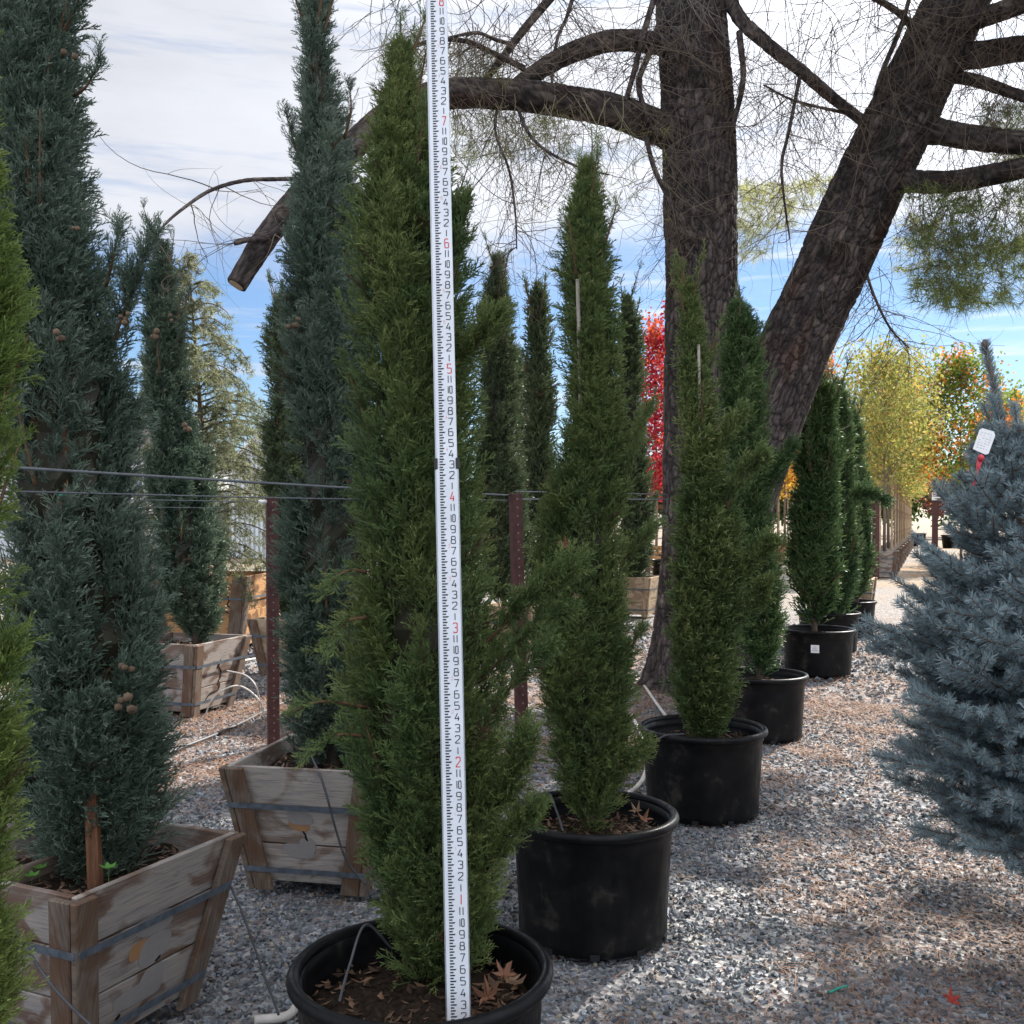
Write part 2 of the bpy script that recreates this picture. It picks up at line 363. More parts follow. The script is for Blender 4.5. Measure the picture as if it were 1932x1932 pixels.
def strips(P, L, w, zc, colr, bend=.25):
    n_ = len(P); th = rng.uniform(0, 6.28, n_); L = rng.uniform(.55, 1.1, n_)*L
    d = np.stack([np.cos(th), np.sin(th), rng.normal(0, .10, n_)], -1); nrm = np.stack([-np.sin(th), np.cos(th), np.zeros(n_)], -1)
    bnd = rng.normal(0, bend, n_)[:, None]*L[:, None]
    c0 = np.column_stack([P, zc]); a = c0 - d*L[:, None]/2; b = c0 + d*L[:, None]/2; m_ = c0 + nrm*bnd*.5 + np.array([0, 0, .004])
    hw = nrm*(w/2)
    V = np.stack([a-hw*.7, a+hw*.7, m_-hw, m_+hw, b-hw*.5, b+hw*.5], 1).reshape(-1, 3)
    o_ = (np.arange(n_)*6)[:, None]
    Fq = np.concatenate([o_+np.array([0, 1, 3, 2]), o_+np.array([2, 3, 5, 4])])
    return V, Fq, np.repeat(colr, 6, 0)
def litter_cols(n_):
    a = np.array([.15, .062, .034]); b = np.array([.34, .21, .13]); u = rng.random((n_, 1))**1.2
    return a*(1-u) + b*u
g = Geo()
for y0, y1, dens, L, w in ((2.3, 5.2, 1500, .10, .0022), (5.2, 9, 1900, .115, .0036), (9, 16, 520, .14, .007)):
    P = scatter_zone(y0, y1, dens); lm = litter_map(P[:, 0], P[:, 1]); lm = np.clip(lm + .55*np.exp(-((P[:, 0]-2.2)**2 + (P[:, 1]-8.6)**2)/7) + .55*np.exp(-((P[:, 0]+2.0)**2 + (P[:, 1]-7.2)**2)/4), 0, 1)
    P = P[rng.random(len(P)) < .10 + .80*lm**1.4]
    zc = (fbm(P[:, 0]*.9, P[:, 1]*.9, 3)-.5)*.03 - .012 + rng.uniform(.008, .026, len(P))
    g.add(*strips(P, L, w, zc, litter_cols(len(P))))
tag(g.build('needle_litter', M_LITTER), 'brown fallen pine needles strewn over the gravel', 'needle litter', kind='stuff')

# ---------------------------------------------------------------- foliage templates
def twig_quads(A, B, nrm, w0, w1):
    lat = unit(np.cross(B-A, nrm)); return np.stack([A-lat*w0/2, A+lat*w0/2, B+lat*w1/2, B-lat*w1/2], 1).reshape(-1, 3)
def spray_template(r_, nside, nsub, w, sub_l=.16, flat=.35, spread=.62, curl=.15):
    """branchlet of unit length along +X"""
    A, B, Wd, T = [np.zeros(3)], [np.array([.5, 0, 0])], [w*1.3], [.3]
    A.append(np.array([.5, 0, 0])); B.append(np.array([1., 0, curl])); Wd.append(w); T.append(.8)
    for i in range(nside):
        t = .06 + .9*(i + r_.uniform(0, .6))/nside; sgn = 1 if i % 2 else -1
        ang = r_.uniform(.45, .85); roll = r_.normal(0, flat) + (math.pi/2 if r_.random() < .22 else 0)
        l = spread*(.22 + .78*(1-t)**.8)*r_.uniform(.7, 1.15)*min(1, .35+2.2*t)
        d = np.array([math.cos(ang), sgn*math.sin(ang)*math.cos(roll), math.sin(ang)*math.sin(roll)])
        p0 = np.array([t, 0, curl*max(0, t-.5)*2]); p1 = p0 + d*l
        A.append(p0); B.append(p1); Wd.append(w); T.append(t)
        for s in range(nsub):
            u = (s + r_.uniform(.3, 1.0))/nsub; q = p0 + (p1-p0)*u; sg = 1 if s % 2 else -1
            ax = np.array([d[0]*.75 + .35, d[1]*.75, d[2]*.75]); side = np.array([-d[1], d[0], r_.normal(0, .5)])
            e = unit(ax + side*sg*r_.uniform(.4, .9)); A.append(q); B.append(q + e*sub_l*r_.uniform(.6, 1.15)*(1.1-.45*u)); Wd.append(w*.9); T.append(min(1, t+.25*u))
    A, B, Wd, T = np.array(A), np.array(B), np.array(Wd)[:, None], np.array(T)
    nrm = unit(np.array([0, 0, 1.]) + r_.normal(0, .55, A.shape))
    V = twig_quads(A, B, nrm, Wd, Wd*.45)
    tip = np.stack([T*.8, T*.8, np.minimum(1, T*.8+.25), np.minimum(1, T*.8+.25)], 1).reshape(-1)
    return V, np.arange(len(V)).reshape(-1, 4), tip
r0 = np.random.default_rng(3)
TPL = {0: [spray_template(r0, 9, 5, .036) for _ in range(5)],
       1: [spray_template(r0, 7, 3, .050, .2) for _ in range(5)],
       2: [spray_template(r0, 6, 1, .085, .26) for _ in range(5)]}
def place_sprays(P, D, Out, L, cols, tipc, lod, g):
    """P positions, D axis directions, Out plane hint, L lengths, cols (n,3) base, tipc (n,3) tip colour"""
    n_ = len(P); X = unit(D); Z = unit(Out - X*(np.sum(Out*X, 1, keepdims=True))); Yv = np.cross(Z, X)
    pick = rng.integers(0, len(TPL[lod]), n_)
    for k, (tv, tf, tip) in enumerate(TPL[lod]):
        s = pick == k; m_ = int(s.sum())
        if not m_: continue
        v = (P[s][:, None] + L[s][:, None, None]*(tv[None, :, 0:1]*X[s][:, None] + tv[None, :, 1:2]*Yv[s][:, None] + tv[None, :, 2:3]*Z[s][:, None]))
        c_ = cols[s][:, None]*(1-tip[None, :, None]) + tipc[s][:, None]*tip[None, :, None]
        g.add(v.reshape(-1, 3), (tf[None] + (np.arange(m_)*len(tv))[:, None, None]).reshape(-1, 4), c_.reshape(-1, 3))
PAL = {'green': ((.034, .056, .025), (.080, .125, .040), (.155, .178, .056)),
       'blue': ((.036, .058, .042), (.088, .126, .092), (.168, .212, .162)), 'deep': ((.022, .047, .021), (.047, .092, .034), (.095, .138, .046)), 'dark': ((.030, .052, .038), (.062, .100, .068), (.115, .150, .098)),
       'olive': ((.034, .055, .030), (.066, .094, .047), (.102, .126, .060)),
       'bright': ((.07, .125, .026), (.145, .205, .048), (.23, .27, .08)),
       'midgreen': ((.030, .056, .030), (.064, .118, .050), (.125, .168, .062))}
def cone_cluster(g, p, r_=.014, n_=4):
    r_ *= .7; p = p + np.array([0, .035, 0])
    for _ in range(n_):
        c = p + rng.normal(0, r_*1.1, 3)
        bm = bmesh.new(); bmesh.ops.create_icosphere(bm, subdivisions=2, radius=r_*rng.uniform(.75, 1.1))
        V = np.array([v.co[:] for v in bm.verts]); Fc = np.array([[v.index for v in f.verts] for f in bm.faces]); bm.free()
        a = np.arctan2(V[:, 1], V[:, 0]); z = V[:, 2]/r_
        V = V*(1 + .10*np.sign(np.sin(3*a + np.where(z > 0, 0, 1.5)))[:, None]) * (1 - .08*np.cos(z*8))[:, None]
        k = rng.uniform(.8, 1.25); g.add(V + c, Fc, np.array([.125, .085, .055])*k)
def cypress(name, label, group, Y, prof, ns, lod, L, pal, plumes, base=None, lean=0.0, branches=(), keep=None, cones=(), seed=1, yscale=1.0, fill=.13, core=.55, trunk_r=.022, plume_len=(.16, .34)):
    global rng
    rng = np.random.default_rng(seed)
    prof = np.array(sorted(prof, key=lambda q: -q[0]), float)       # bottom first
    z = EYE + (HY - prof[:, 0])*Y/F; cx = ((prof[:, 1]+prof[:, 2])/2 - HX)*Y/F; rr = (prof[:, 2]-prof[:, 1])/2*Y/F
    zb, zt = z[0], z[-1]; H = zt - zb
    fc = lambda q: np.interp(q, z, cx); fr = lambda q: np.interp(q, z, rr)
    bz = zb if base is None else base
    root = empty(name, (fc(zb), Y, bz), label, 'tree', group)
    c1, c2, c3 = (np.array(q)*(1.0 if pal == 'bright' else 1.2) for q in PAL[pal])
    n1_ = int(ns*(1-fill)); n2_ = ns - n1_
    # plumes
    pz = zb + H*(rng.random(plumes)**1.15)*.90 - .02*H; pz[:plumes//9] = zb + H*rng.uniform(-.03, .05, plumes//9); pth = np.arange(plumes)*2.399 + rng.uniform(0, .7, plumes)
    pl = rng.uniform(*plume_len, plumes)*np.clip(H, .8, 2.6); prho = pl*rng.uniform(.055, .095, plumes)
    ptone = rng.random(plumes); pout = rng.uniform(.62, 1.10, plumes)
    wgt = pl*prho; k = rng.choice(plumes, n1_, p=wgt/wgt.sum())
    t = rng.random(n1_)**.85; zz = pz[k] + t*pl[k]
    hi = zz > zt - .02*H; zz = np.where(hi, zt - H*.30*rng.random(n1_)**.7*np.clip(.3+rng.random(n1_), 0, 1) - .01*H, zz)
    q = (.66 + .32*np.minimum(1, t*1.6))*pout[k]
    reff = np.maximum(fr(zz) - .50*L*np.clip(.42 + fr(zz)/rr.max()*1.1, .45, 1), .30*fr(zz))
    th = pth[k] + .25*t
    axis = np.stack([np.cos(th), np.sin(th)*yscale, np.zeros(n1_)], -1)
    off = rng.normal(size=(n1_, 3))*np.array([1, 1, .5]); off = unit(off)*np.sqrt(rng.random((n1_, 1)))
    rho = np.minimum(prho[k], .50*reff+.004)*((1-t)**.55*.9+.12)
    cen = np.stack([fc(zz), Y + lean*(zz-zb), zz], -1)
    P1 = cen + axis*(q*reff)[:, None] + off*rho[:, None]
    D1 = np.array([0, 0, 1.]) + off*.62*np.array([1, 1, .3]) + axis*.30 + rng.normal(0, .20, (n1_, 3))
    tone1 = np.clip(ptone[k]*.75 + rng.normal(.12, .18, n1_), 0, 1)
    # fill between the plumes
    u2 = rng.random(n2_); z2 = zb + H*(1-(1-u2)**1.0)*.99; w_ = fr(z2)/rr.max(); s = rng.random(n2_) < .25+.75*w_
    z2 = z2[s]; n2_ = len(z2); th2 = rng.uniform(0, 6.283, n2_); q2 = rng.uniform(.30, .80, n2_)
    ax2 = np.stack([np.cos(th2), np.sin(th2)*yscale, np.zeros(n2_)], -1)
    P2 = np.stack([fc(z2), Y + lean*(z2-zb), z2], -1) + ax2*(q2*np.maximum(fr(z2)-.55*L, .35*fr(z2)))[:, None]
    D2 = np.array([0, 0, .9]) + ax2*.65 + rng.normal(0, .3, (n2_, 3))
    P = np.vstack([P1, P2]); D = np.vstack([D1, D2]); O = np.vstack([axis, ax2]) + rng.normal(0, .5, (len(P), 3))
    tone = np.concatenate([tone1, np.clip(rng.normal(.3, .25, n2_), 0, 1)])
    Ls = L*rng.uniform(.65, 1.2, len(P)); Ls *= np.clip(.42 + fr(P[:, 2])/rr.max()*1.1, .45, 1); tipf = np.clip(1 - fr(P[:, 2])/rr.max()*2.2, 0, 1)[:, None]; D[:, :2] *= 1 - .55*tipf
    nw = max(6, plumes//5); branches = list(branches)
    for _ in range(nw):
        zw = zb + H*(1-.85*rng.random()**1.6)*.97; aw = rng.uniform(0, 6.283); rw = fr(zw)*.72; lw = L*rng.uniform(1.2, 2.4); p0 = np.array([fc(zw)+rw*math.cos(aw), Y+lean*(zw-zb)+rw*math.sin(aw)*yscale, zw]); dw = np.array([math.cos(aw)*.34, math.sin(aw)*.34, .94])
        branches.append(([p0, p0+dw*lw*.5, p0+dw*lw*1.0+np.array([0, 0, .05*lw])], 14, .55, L*.06))
    # side branches: (list of world points, spray count, spray length factor)
    for pts, nb, lf, sp in branches:
        path = catmull(np.array(pts), 30); tt = rng.random(nb)**.8; idx = np.clip((tt*29), 0, 28.99); i0 = idx.astype(int); f_ = (idx-i0)[:, None]
        pos = path[i0]*(1-f_) + path[i0+1]*f_; tan_ = unit(path[i0+1]-path[i0])
        o_ = unit(rng.normal(size=(nb, 3))*np.array([1, 1, .8])); pos = pos + o_*(sp*rng.random((nb, 1))*(1.05-tt)[:, None])
        P = np.vstack([P, pos]); D = np.vstack([D, tan_*1.0 + o_*.55 + np.array([0, 0, .12]) + rng.normal(0, .15, (nb, 3))])
        O = np.vstack([O, np.tile([0, -.6, 1.], (nb, 1)) + rng.normal(0, .5, (nb, 3))]); tone = np.concatenate([tone, np.clip(rng.normal(.45, .22, nb), 0, 1)])
        Ls = np.concatenate([Ls, L*lf*rng.uniform(.6, 1.15, nb)])
    if keep is not None:
        ok = keep(P) & keep(P + unit(D)*Ls[:, None]) & keep(P + unit(D)*Ls[:, None]*.5); P, D, O, tone, Ls = P[ok], D[ok], O[ok], tone[ok], Ls[ok]
    big = fbm(P[:, 0]*5+P[:, 1]*3+seed, P[:, 2]*3.2, seed)[:, None]
    u = np.clip(tone[:, None]*.85 + (big-.5)*1.2 + .05, 0, 1)
    cols = c1*(1-u) + c2*u; tips = c2*(1-u) + c3*u
    dead = rng.random(len(P)) < .006; cols[dead] = (.070, .045, .026); tips[dead] = (.095, .062, .036)
    g = Geo(); place_sprays(P, D, O, Ls, cols, tips, lod, g)
    # solid dark core for dead inner twigs, added to keep light from leaking through
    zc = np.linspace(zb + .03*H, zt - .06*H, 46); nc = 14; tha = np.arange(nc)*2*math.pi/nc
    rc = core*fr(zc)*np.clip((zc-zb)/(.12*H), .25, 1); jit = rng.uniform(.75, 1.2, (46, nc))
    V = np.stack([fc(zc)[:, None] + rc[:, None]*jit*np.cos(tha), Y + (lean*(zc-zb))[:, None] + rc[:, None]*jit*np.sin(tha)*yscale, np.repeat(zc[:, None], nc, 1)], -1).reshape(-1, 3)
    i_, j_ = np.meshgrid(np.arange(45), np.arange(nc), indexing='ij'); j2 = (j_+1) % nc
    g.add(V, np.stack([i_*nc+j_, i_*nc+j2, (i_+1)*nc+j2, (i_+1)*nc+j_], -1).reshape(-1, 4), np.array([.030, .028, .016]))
    g.build('crown', M_FOL, root)
    tz = np.linspace(bz - .02, zb + .75*H, 16)
    gt = Geo(); gt.add(*tube(np.stack([np.interp(tz, z, cx), Y + lean*np.clip(tz-zb, 0, None), tz], -1), trunk_r*np.linspace(1.25, .4, 16), 8), col=(.085, .06, .045))
    for pts, nb, lf, sp in branches:
        pth_ = catmull(np.array(pts), 12); gt.add(*tube(pth_, np.linspace(.006, .0015, 12)*(Y/3)**.5, 5), col=(.12, .07, .04))
    gt.build('trunk', M_TWIG, root, smooth=True)
    for c in cones:
        gc = Geo(); cone_cluster(gc, np.array(c[0]), c[1], c[2]); gc.build('cone_cluster', M_CONE, root, smooth=True)
    return root

# ---------------------------------------------------------------- nursery pots
def lathe(prof, n=56):
    prof = np.array(prof); th = np.arange(n)*2*math.pi/n; m_ = len(prof)
    V = np.stack([prof[:, 0:1]*np.cos(th), prof[:, 0:1]*np.sin(th), np.repeat(prof[:, 1:2], n, 1)], -1).reshape(-1, 3)
    i, j = np.meshgrid(np.arange(m_-1), np.arange(n), indexing='ij'); j2 = (j+1) % n
    return V, np.stack([i*n+j, i*n+j2, (i+1)*n+j2, (i+1)*n+j], -1).reshape(-1, 4)
def soil_disc(cx, cy, z, r, seed):
    rr_ = np.linspace(0, 1, 22); th = np.arange(48)*2*math.pi/48
    X = cx + r*rr_[:, None]*np.cos(th); Yy = cy + r*rr_[:, None]*np.sin(th)
    Z = z + (fbm(X*16, Yy*16, seed)-.5)*.045 + (fbm(X*60, Yy*60, seed+3)-.5)*.018 + .02*(1-rr_[:, None]**2)
    V = np.stack([X, Yy, Z], -1).reshape(-1, 3); i, j = np.meshgrid(np.arange(21), np.arange(48), indexing='ij'); j2 = (j+1) % 48
    return V, np.stack([i*48+j, i*48+j2, (i+1)*48+j2, (i+1)*48+j], -1).reshape(-1, 4)
def chips(g, cx, cy, z, r, n_, seed, ang=None):
    r_ = np.random.default_rng(seed); a = r_.uniform(0, 6.283, n_) if ang is None else r_.normal(ang[0], ang[1], n_); d = r*np.sqrt(r_.random(n_))*(1 if ang is None else 1) 
    if ang is not None: d = r*r_.uniform(.45, .97, n_)
    P = np.stack([cx + d*np.cos(a), cy + d*np.sin(a), z + r_.uniform(.012, .032, n_)], -1)
    e1 = unit(r_.normal(size=(n_, 3))*np.array([1, 1, .3])); e2 = unit(np.cross(e1, np.array([0, 0, 1.]) + r_.normal(0, .35, (n_, 3))))
    l = r_.uniform(.004, .024, (n_, 1)); w = l*r_.uniform(.2, .5, (n_, 1)); cu = np.array([0, 0, 1.])*l*.25
    V = np.stack([P-e1*l+cu, P-e2*w, P+e1*l+cu, P+e2*w], 1).reshape(-1, 3)
    u = r_.random((n_, 1)); c_ = np.array([.035, .020, .013])*(1-u) + np.array([.19, .11, .065])*u**1.5
    g.add(V, np.arange(n_*4).reshape(-1, 4), np.repeat(c_, 4, 0))
LEAF_P = []
for k in range(5):
    a = math.pi/2 + k*2*math.pi/5; LEAF_P += [(math.cos(a)*1.0, math.sin(a)), (math.cos(a+.30)*.62, math.sin(a+.30)*.62), (math.cos(a+.63)*.36, math.sin(a+.63)*.36), (math.cos(a+.96)*.62, math.sin(a+.96)*.62)]
LEAF_P = np.array(LEAF_P)
def dry_leaf(name, pos, nrm, r, label, c=(.22, .09, .05), seed=0, parent=None):
    r_ = np.random.default_rng(seed); nrm = unit(np.array(nrm, float)); e1 = unit(np.cross(nrm, [.3, .2, 1.])); e2 = np.cross(nrm, e1); a = r_.uniform(0, 6.28)
    p2 = LEAF_P @ np.array([[math.cos(a), -math.sin(a)], [math.sin(a), math.cos(a)]])*r
    h = (np.hypot(p2[:, 0], p2[:, 1])**2/r)*r_.uniform(.1, 1.1, len(p2))
    top = np.vstack([[0, 0, 0], np.column_stack([p2, h])]); V = np.array(pos) + top[:, :1]*e1 + top[:, 1:2]*e2 + top[:, 2:]*nrm
    n_ = len(p2); Fc = np.array([[0, 1+i, 1+(i+1) % n_] for i in range(n_)])
    V2 = np.vstack([V, V - nrm*.0012]); F2 = np.vstack([Fc, Fc[:, ::-1]+len(V)])
    o = mesh(name, V2, F2, M_LITTER, parent, col=np.array(c)*r_.uniform(.75, 1.3, (len(V2), 1)))
    if parent is None: tag(o, label, 'leaf', 'fallen maple leaves')
    return o
def pot(cx, cy, rtop, h, label, seed, detail=True):
    root = empty('nursery_pot', (cx, cy, 0), label, 'pot', 'black nursery pots in the cypress row')
    rb = rtop*.86; ri = rtop - .022
    prof = [(0.0, .004), (rb-.02, .002), (rb, .012), (rb+.002, .04)]
    for k in range(1, 9): prof.append((rb + (ri-.002-rb)*k/9*.98, .04 + (h-.10)*k/9))
    prof += [(ri-.004, h-.062), (ri+.002, h-.055), (ri+.003, h-.034)]
    body = mesh('pot_body', *((lambda v, f: (v + np.array([cx, cy, 0]), f))(*lathe(prof + [(ri+.002, h-.020), (ri-.012, h-.020), (ri-.016, h-.05), (ri-.018, h-.075), (ri-.021, h-.079), (ri-.021, h-.10), (ri-.024, h-.104), (ri-.026, h-.14), (rb-.012, .02)]))), M_POT, root, smooth=True)
    rim = []
    for a in np.linspace(-.35*math.pi, 1.12*math.pi, 14): rim.append((rtop-.015 + .0165*math.cos(a), h-.017 + .0175*math.sin(a)))
    rim = [(ri-.001, h-.036)] + rim + [(ri-.013, h-.028)]
    mesh('rim', *((lambda v, f: (v + np.array([cx, cy, 0]), f))(*lathe(rim, 72))), M_POT, root, smooth=True)
    sv, sf = soil_disc(cx, cy, h-.105, ri-.023, seed); mesh('soil', sv, sf, M_SOIL, root, smooth=True)
    if detail:
        g = Geo(); chips(g, cx, cy, h-.105, ri-.03, 330, seed+50); chips(g, cx, cy, h-.098, ri-.03, 90, seed+60, (-.25, .5)); g.build('mulch', M_LITTER, root)
        # drainage slots round the foot
        for k in range(10):
            gg = Geo()
            a = k*.628 + seed; p = np.array([cx + (rb+.0006)*math.cos(a), cy + (rb+.0006)*math.sin(a), .018]); e = np.array([-math.sin(a), math.cos(a), 0])
            gg.add(box_pts(p - np.array([0, 0, .010]), p + np.array([0, 0, .010]), e*.016, np.array([math.cos(a), math.sin(a), 0])*.0025), CUBE_F); gg.build('drain_hole', M_INK, root)
    return root
POTS = [(-.215, 2.425, .312, .455), (.295, 3.745, .312, .445), (.985, 5.30, .330, .445), (1.735, 7.15, .325, .445), (3.0, 10.05, .360, .455), (3.68, 11.9, .36, .455), (4.47, 13.6, .36, .455)]
PLAB = ['large black pot nearest the camera with the measuring rod standing in it', 'black pot directly behind the one holding the measuring rod',
        'black pot third from the camera, sun on its right flank', 'black pot half hidden behind the bushy cypress beside the pine trunk',
        'black pot with a white sticker on its side', 'black pot mostly hidden behind the stickered pot', 'smallest looking black pot, farthest along, beside the pale timber box']
for k, (x, y, r_, h) in enumerate(POTS): pot(x, y, r_, h, PLAB[k], 20+k, k < 4)
stp = bpy.data.objects.get('nursery_pot.004')

# measuring rod: leans back on the near cypress
ROD_A = W(865, 1918, 2.275); ROD_B = W(824, 2, 2.49)
ra = unit(ROD_B - ROD_A); IN = np.linalg.norm(ROD_B-ROD_A)/94.0           # 2 in at the bottom mark, 8 ft at the top
def rod_p(inch): return ROD_A + ra*IN*(inch-2)
rx = unit(np.cross(np.array([0, 1., 0]), ra)); rx = rx if rx[0] > 0 else -rx; rn = np.cross(rx, ra); rn = rn if rn[1] < 0 else -rn
def rod_keep(P):
    t = (P - ROD_A) @ ra; c = ROD_A + np.outer(t, ra); d = P - c; lx = d @ rx; ln = d @ rn
    return ~((np.abs(lx) < .032) & (ln > -.035))

def clear(segs, r):                    # foliage parted along stakes and cables
    def f(P):
        ok = np.ones(len(P), bool)
        for a, b in segs:
            a, b = np.array(a), np.array(b); d = b-a; t = np.clip(((P-a) @ d)/(d @ d), 0, 1); c = a + t[:, None]*d; e = P-c
            ok &= ~((np.hypot(e[:, 0]*(abs(d[2]) > abs(d[0])) + e[:, 2]*(abs(d[2]) <= abs(d[0])), 0*t) < r) & (e[:, 1] < r) & (t > 0) & (t < 1))
        return ok
    return f
# ---------------------------------------------------------------- the potted green cypresses
def BR(*pts): return [W(*p) for p in pts]
GRP = 'green cypresses in black pots'
cypress('cypress_tree', 'tall green cypress with the white measuring rod leaning on it', GRP, 2.56,
    [(1880, 770, 885), (1830, 728, 935), (1760, 698, 955), (1650, 682, 972), (1500, 664, 978), (1380, 652, 970), (1250, 654, 962), (1100, 664, 922), (1000, 670, 912), (900, 668, 906), (780, 658, 899), (680, 658, 892), (560, 654, 876), (480, 654, 866), (380, 670, 838), (300, 684, 826), (220, 698, 806), (150, 710, 784), (80, 726, 764), (20, 740, 751)],
    7600, 0, .098, 'green', 80, base=.36, lean=.06, keep=rod_keep, seed=101, plume_len=(.12, .30),
    branches=[(BR((900, 1230, 2.5), (960, 1170, 2.45), (1010, 1120, 2.40), (1075, 1078, 2.36)), 120, .75, .022), (BR((900, 1290, 2.5), (960, 1230, 2.45), (1010, 1180, 2.42), (1055, 1160, 2.4)), 80, .7, .018),
              (BR((900, 1400, 2.5), (940, 1330, 2.45), (985, 1270, 2.42), (1025, 1225, 2.4)), 84, .7, .02),
              (BR((690, 1335, 2.5), (640, 1325, 2.42), (595, 1325, 2.36), (552, 1343, 2.33)), 46, .46, .008), (BR((690, 1390, 2.5), (650, 1385, 2.42), (615, 1395, 2.38), (588, 1420, 2.36)), 40, .46, .008),
              (BR((690, 1165, 2.5), (660, 1170, 2.45), (640, 1185, 2.42), (615, 1220, 2.4)), 34, .5, .01), (BR((690, 1080, 2.5), (665, 1075, 2.45), (640, 1085, 2.42), (618, 1110, 2.4)), 26, .5, .01),
              (BR((920, 1640, 2.5), (950, 1590, 2.45), (975, 1560, 2.42), (1005, 1535, 2.4)), 130, .7, .02), (BR((920, 1520, 2.5), (950, 1490, 2.46), (970, 1450, 2.43), (990, 1405, 2.4)), 170, .8, .025),
              (BR((860, 690, 2.6), (885, 670, 2.55), (905, 640, 2.5), (925, 615, 2.5)), 90, .8, .012), (BR((840, 520, 2.62), (856, 480, 2.6), (862, 440, 2.6), (868, 400, 2.6)), 90, .8, .015)])
cypress('cypress_tree', 'green cypress with a dead maple leaf caught in it and a pale stake top', GRP, 3.78,
    [(1565, 1082, 1146), (1530, 1056, 1162), (1480, 1048, 1182), (1380, 1034, 1188), (1300, 1022, 1190), (1200, 1020, 1180), (1100, 1022, 1174), (1040, 1018, 1180), (980, 1026, 1184), (900, 1046, 1180), (820, 1062, 1176), (740, 1070, 1168), (660, 1066, 1162), (580, 1058, 1154), (500, 1058, 1146), (420, 1072, 1134), (360, 1090, 1124), (300, 1102, 1112)],
    6600, 0, .10, 'green', 66, base=.34, seed=102, keep=clear([(W(1093, 606, 3.715), W(1089, 500, 3.715))], .014),
    branches=[(BR((1170, 1260, 3.75), (1195, 1215, 3.7), (1210, 1190, 3.7)), 50, .6, .02), (BR((1170, 960, 3.75), (1190, 880, 3.72), (1205, 820, 3.7), (1222, 770, 3.7)), 80, .7, .018), (BR((1160, 1440, 3.75), (1190, 1440, 3.7), (1215, 1410, 3.7)), 60, .8, .02), (BR((1170, 1060, 3.75), (1205, 1030, 3.7), (1232, 1000, 3.7)), 50, .6, .018)])
cypress('cypress_tree', 'bushy green cypress in front of the pine trunk, pale stake near its tip', GRP, 5.30,
    [(1395, 1298, 1370), (1370, 1284, 1384), (1330, 1268, 1394), (1270, 1266, 1392), (1180, 1270, 1394), (1100, 1274, 1400), (1040, 1278, 1400), (980, 1286, 1388), (900, 1290, 1370), (820, 1288, 1352), (740, 1284, 1340), (680, 1284, 1330), (620, 1288, 1320), (535, 1295, 1301)],
    5600, 1, .12, 'green', 62, base=.34, seed=103, keep=clear([(W(1319, 725, 5.235), W(1318, 640, 5.235))], .016),
    branches=[(BR((1380, 1100, 5.2), (1420, 1060, 5.15), (1450, 1030, 5.1)), 130, .85, .04), (BR((1370, 960, 5.2), (1400, 900, 5.15), (1430, 870, 5.1)), 130, .85, .04), (BR((1350, 860, 5.25), (1375, 815, 5.2), (1395, 785, 5.2)), 100, .8, .03), (BR((1380, 1180, 5.2), (1425, 1140, 5.15), (1440, 1110, 5.1)), 110, .85, .04)])
cypress('cypress_tree', 'dark green cypress between the two pine trunks, a limb sticking out right', GRP, 7.15,
    [(1275, 1405, 1462), (1240, 1396, 1470), (1190, 1390, 1476), (1100, 1388, 1468), (1000, 1386, 1462), (920, 1378, 1456), (840, 1370, 1446), (760, 1366, 1438), (690, 1368, 1432), (630, 1374, 1422), (570, 1388, 1396)],
    5000, 1, .13, 'deep', 60, base=.34, seed=104,
    branches=[(BR((1440, 930, 7.1), (1465, 890, 7.05), (1492, 848, 7.0)), 220, .8, .07)])
cypress('cypress_tree', 'dense dark cypress standing in the pot with the sticker', GRP, 10.05,
    [(1180, 1508, 1565), (1150, 1497, 1580), (1090, 1486, 1588), (1000, 1488, 1586), (920, 1496, 1583), (840, 1503, 1580), (780, 1512, 1576), (745, 1524, 1568), (712, 1546, 1553)],
    4200, 2, .17, 'deep', 55, base=.34, seed=105)
cypress('cypress_tree', 'cypress with an arching side branch, behind the dense dark one', GRP, 11.9,
    [(1160, 1560, 1605), (1100, 1562, 1618), (1020, 1568, 1612), (940, 1572, 1610), (860, 1570, 1606), (790, 1570, 1598), (725, 1576, 1583)],
    3000, 2, .18, 'midgreen', 45, base=.34, seed=106,
    branches=[(BR((1590, 1000, 11.8), (1605, 950, 11.7), (1630, 930, 11.6), (1665, 942, 11.5)), 260, .8, .13)])
cypress('cypress_tree', 'slimmest cypress at the far end of the potted row', GRP, 13.6,
    [(1135, 1600, 1632), (1080, 1598, 1643), (1000, 1602, 1642), (900, 1600, 1636), (830, 1598, 1622), (775, 1602, 1607)],
    2200, 2, .19, 'midgreen', 40, base=.34, seed=107)
# stakes beside the crowns
def stake(name, a, b, r, label, m, sq=False):
    a, b = np.array(a), np.array(b); o = mesh(name, *tube(np.array([a, a*.5+b*.5, b]), [r, r*.97, r*.92], 4 if sq else 8), m, smooth=not sq); return tag(o, label, 'stake')
stake('bamboo_stake', W(1112, 1570, 3.77), W(1090, 527, 3.715), .0085, 'pale stake whose top shows beside the second potted cypress', M_PALESTAKE)
stake('bamboo_stake', W(1330, 1395, 5.29), W(1318, 650, 5.235), .0085, 'thin pale stake near the tip of the bushy cypress by the pine', M_PALESTAKE)
exec_after = []
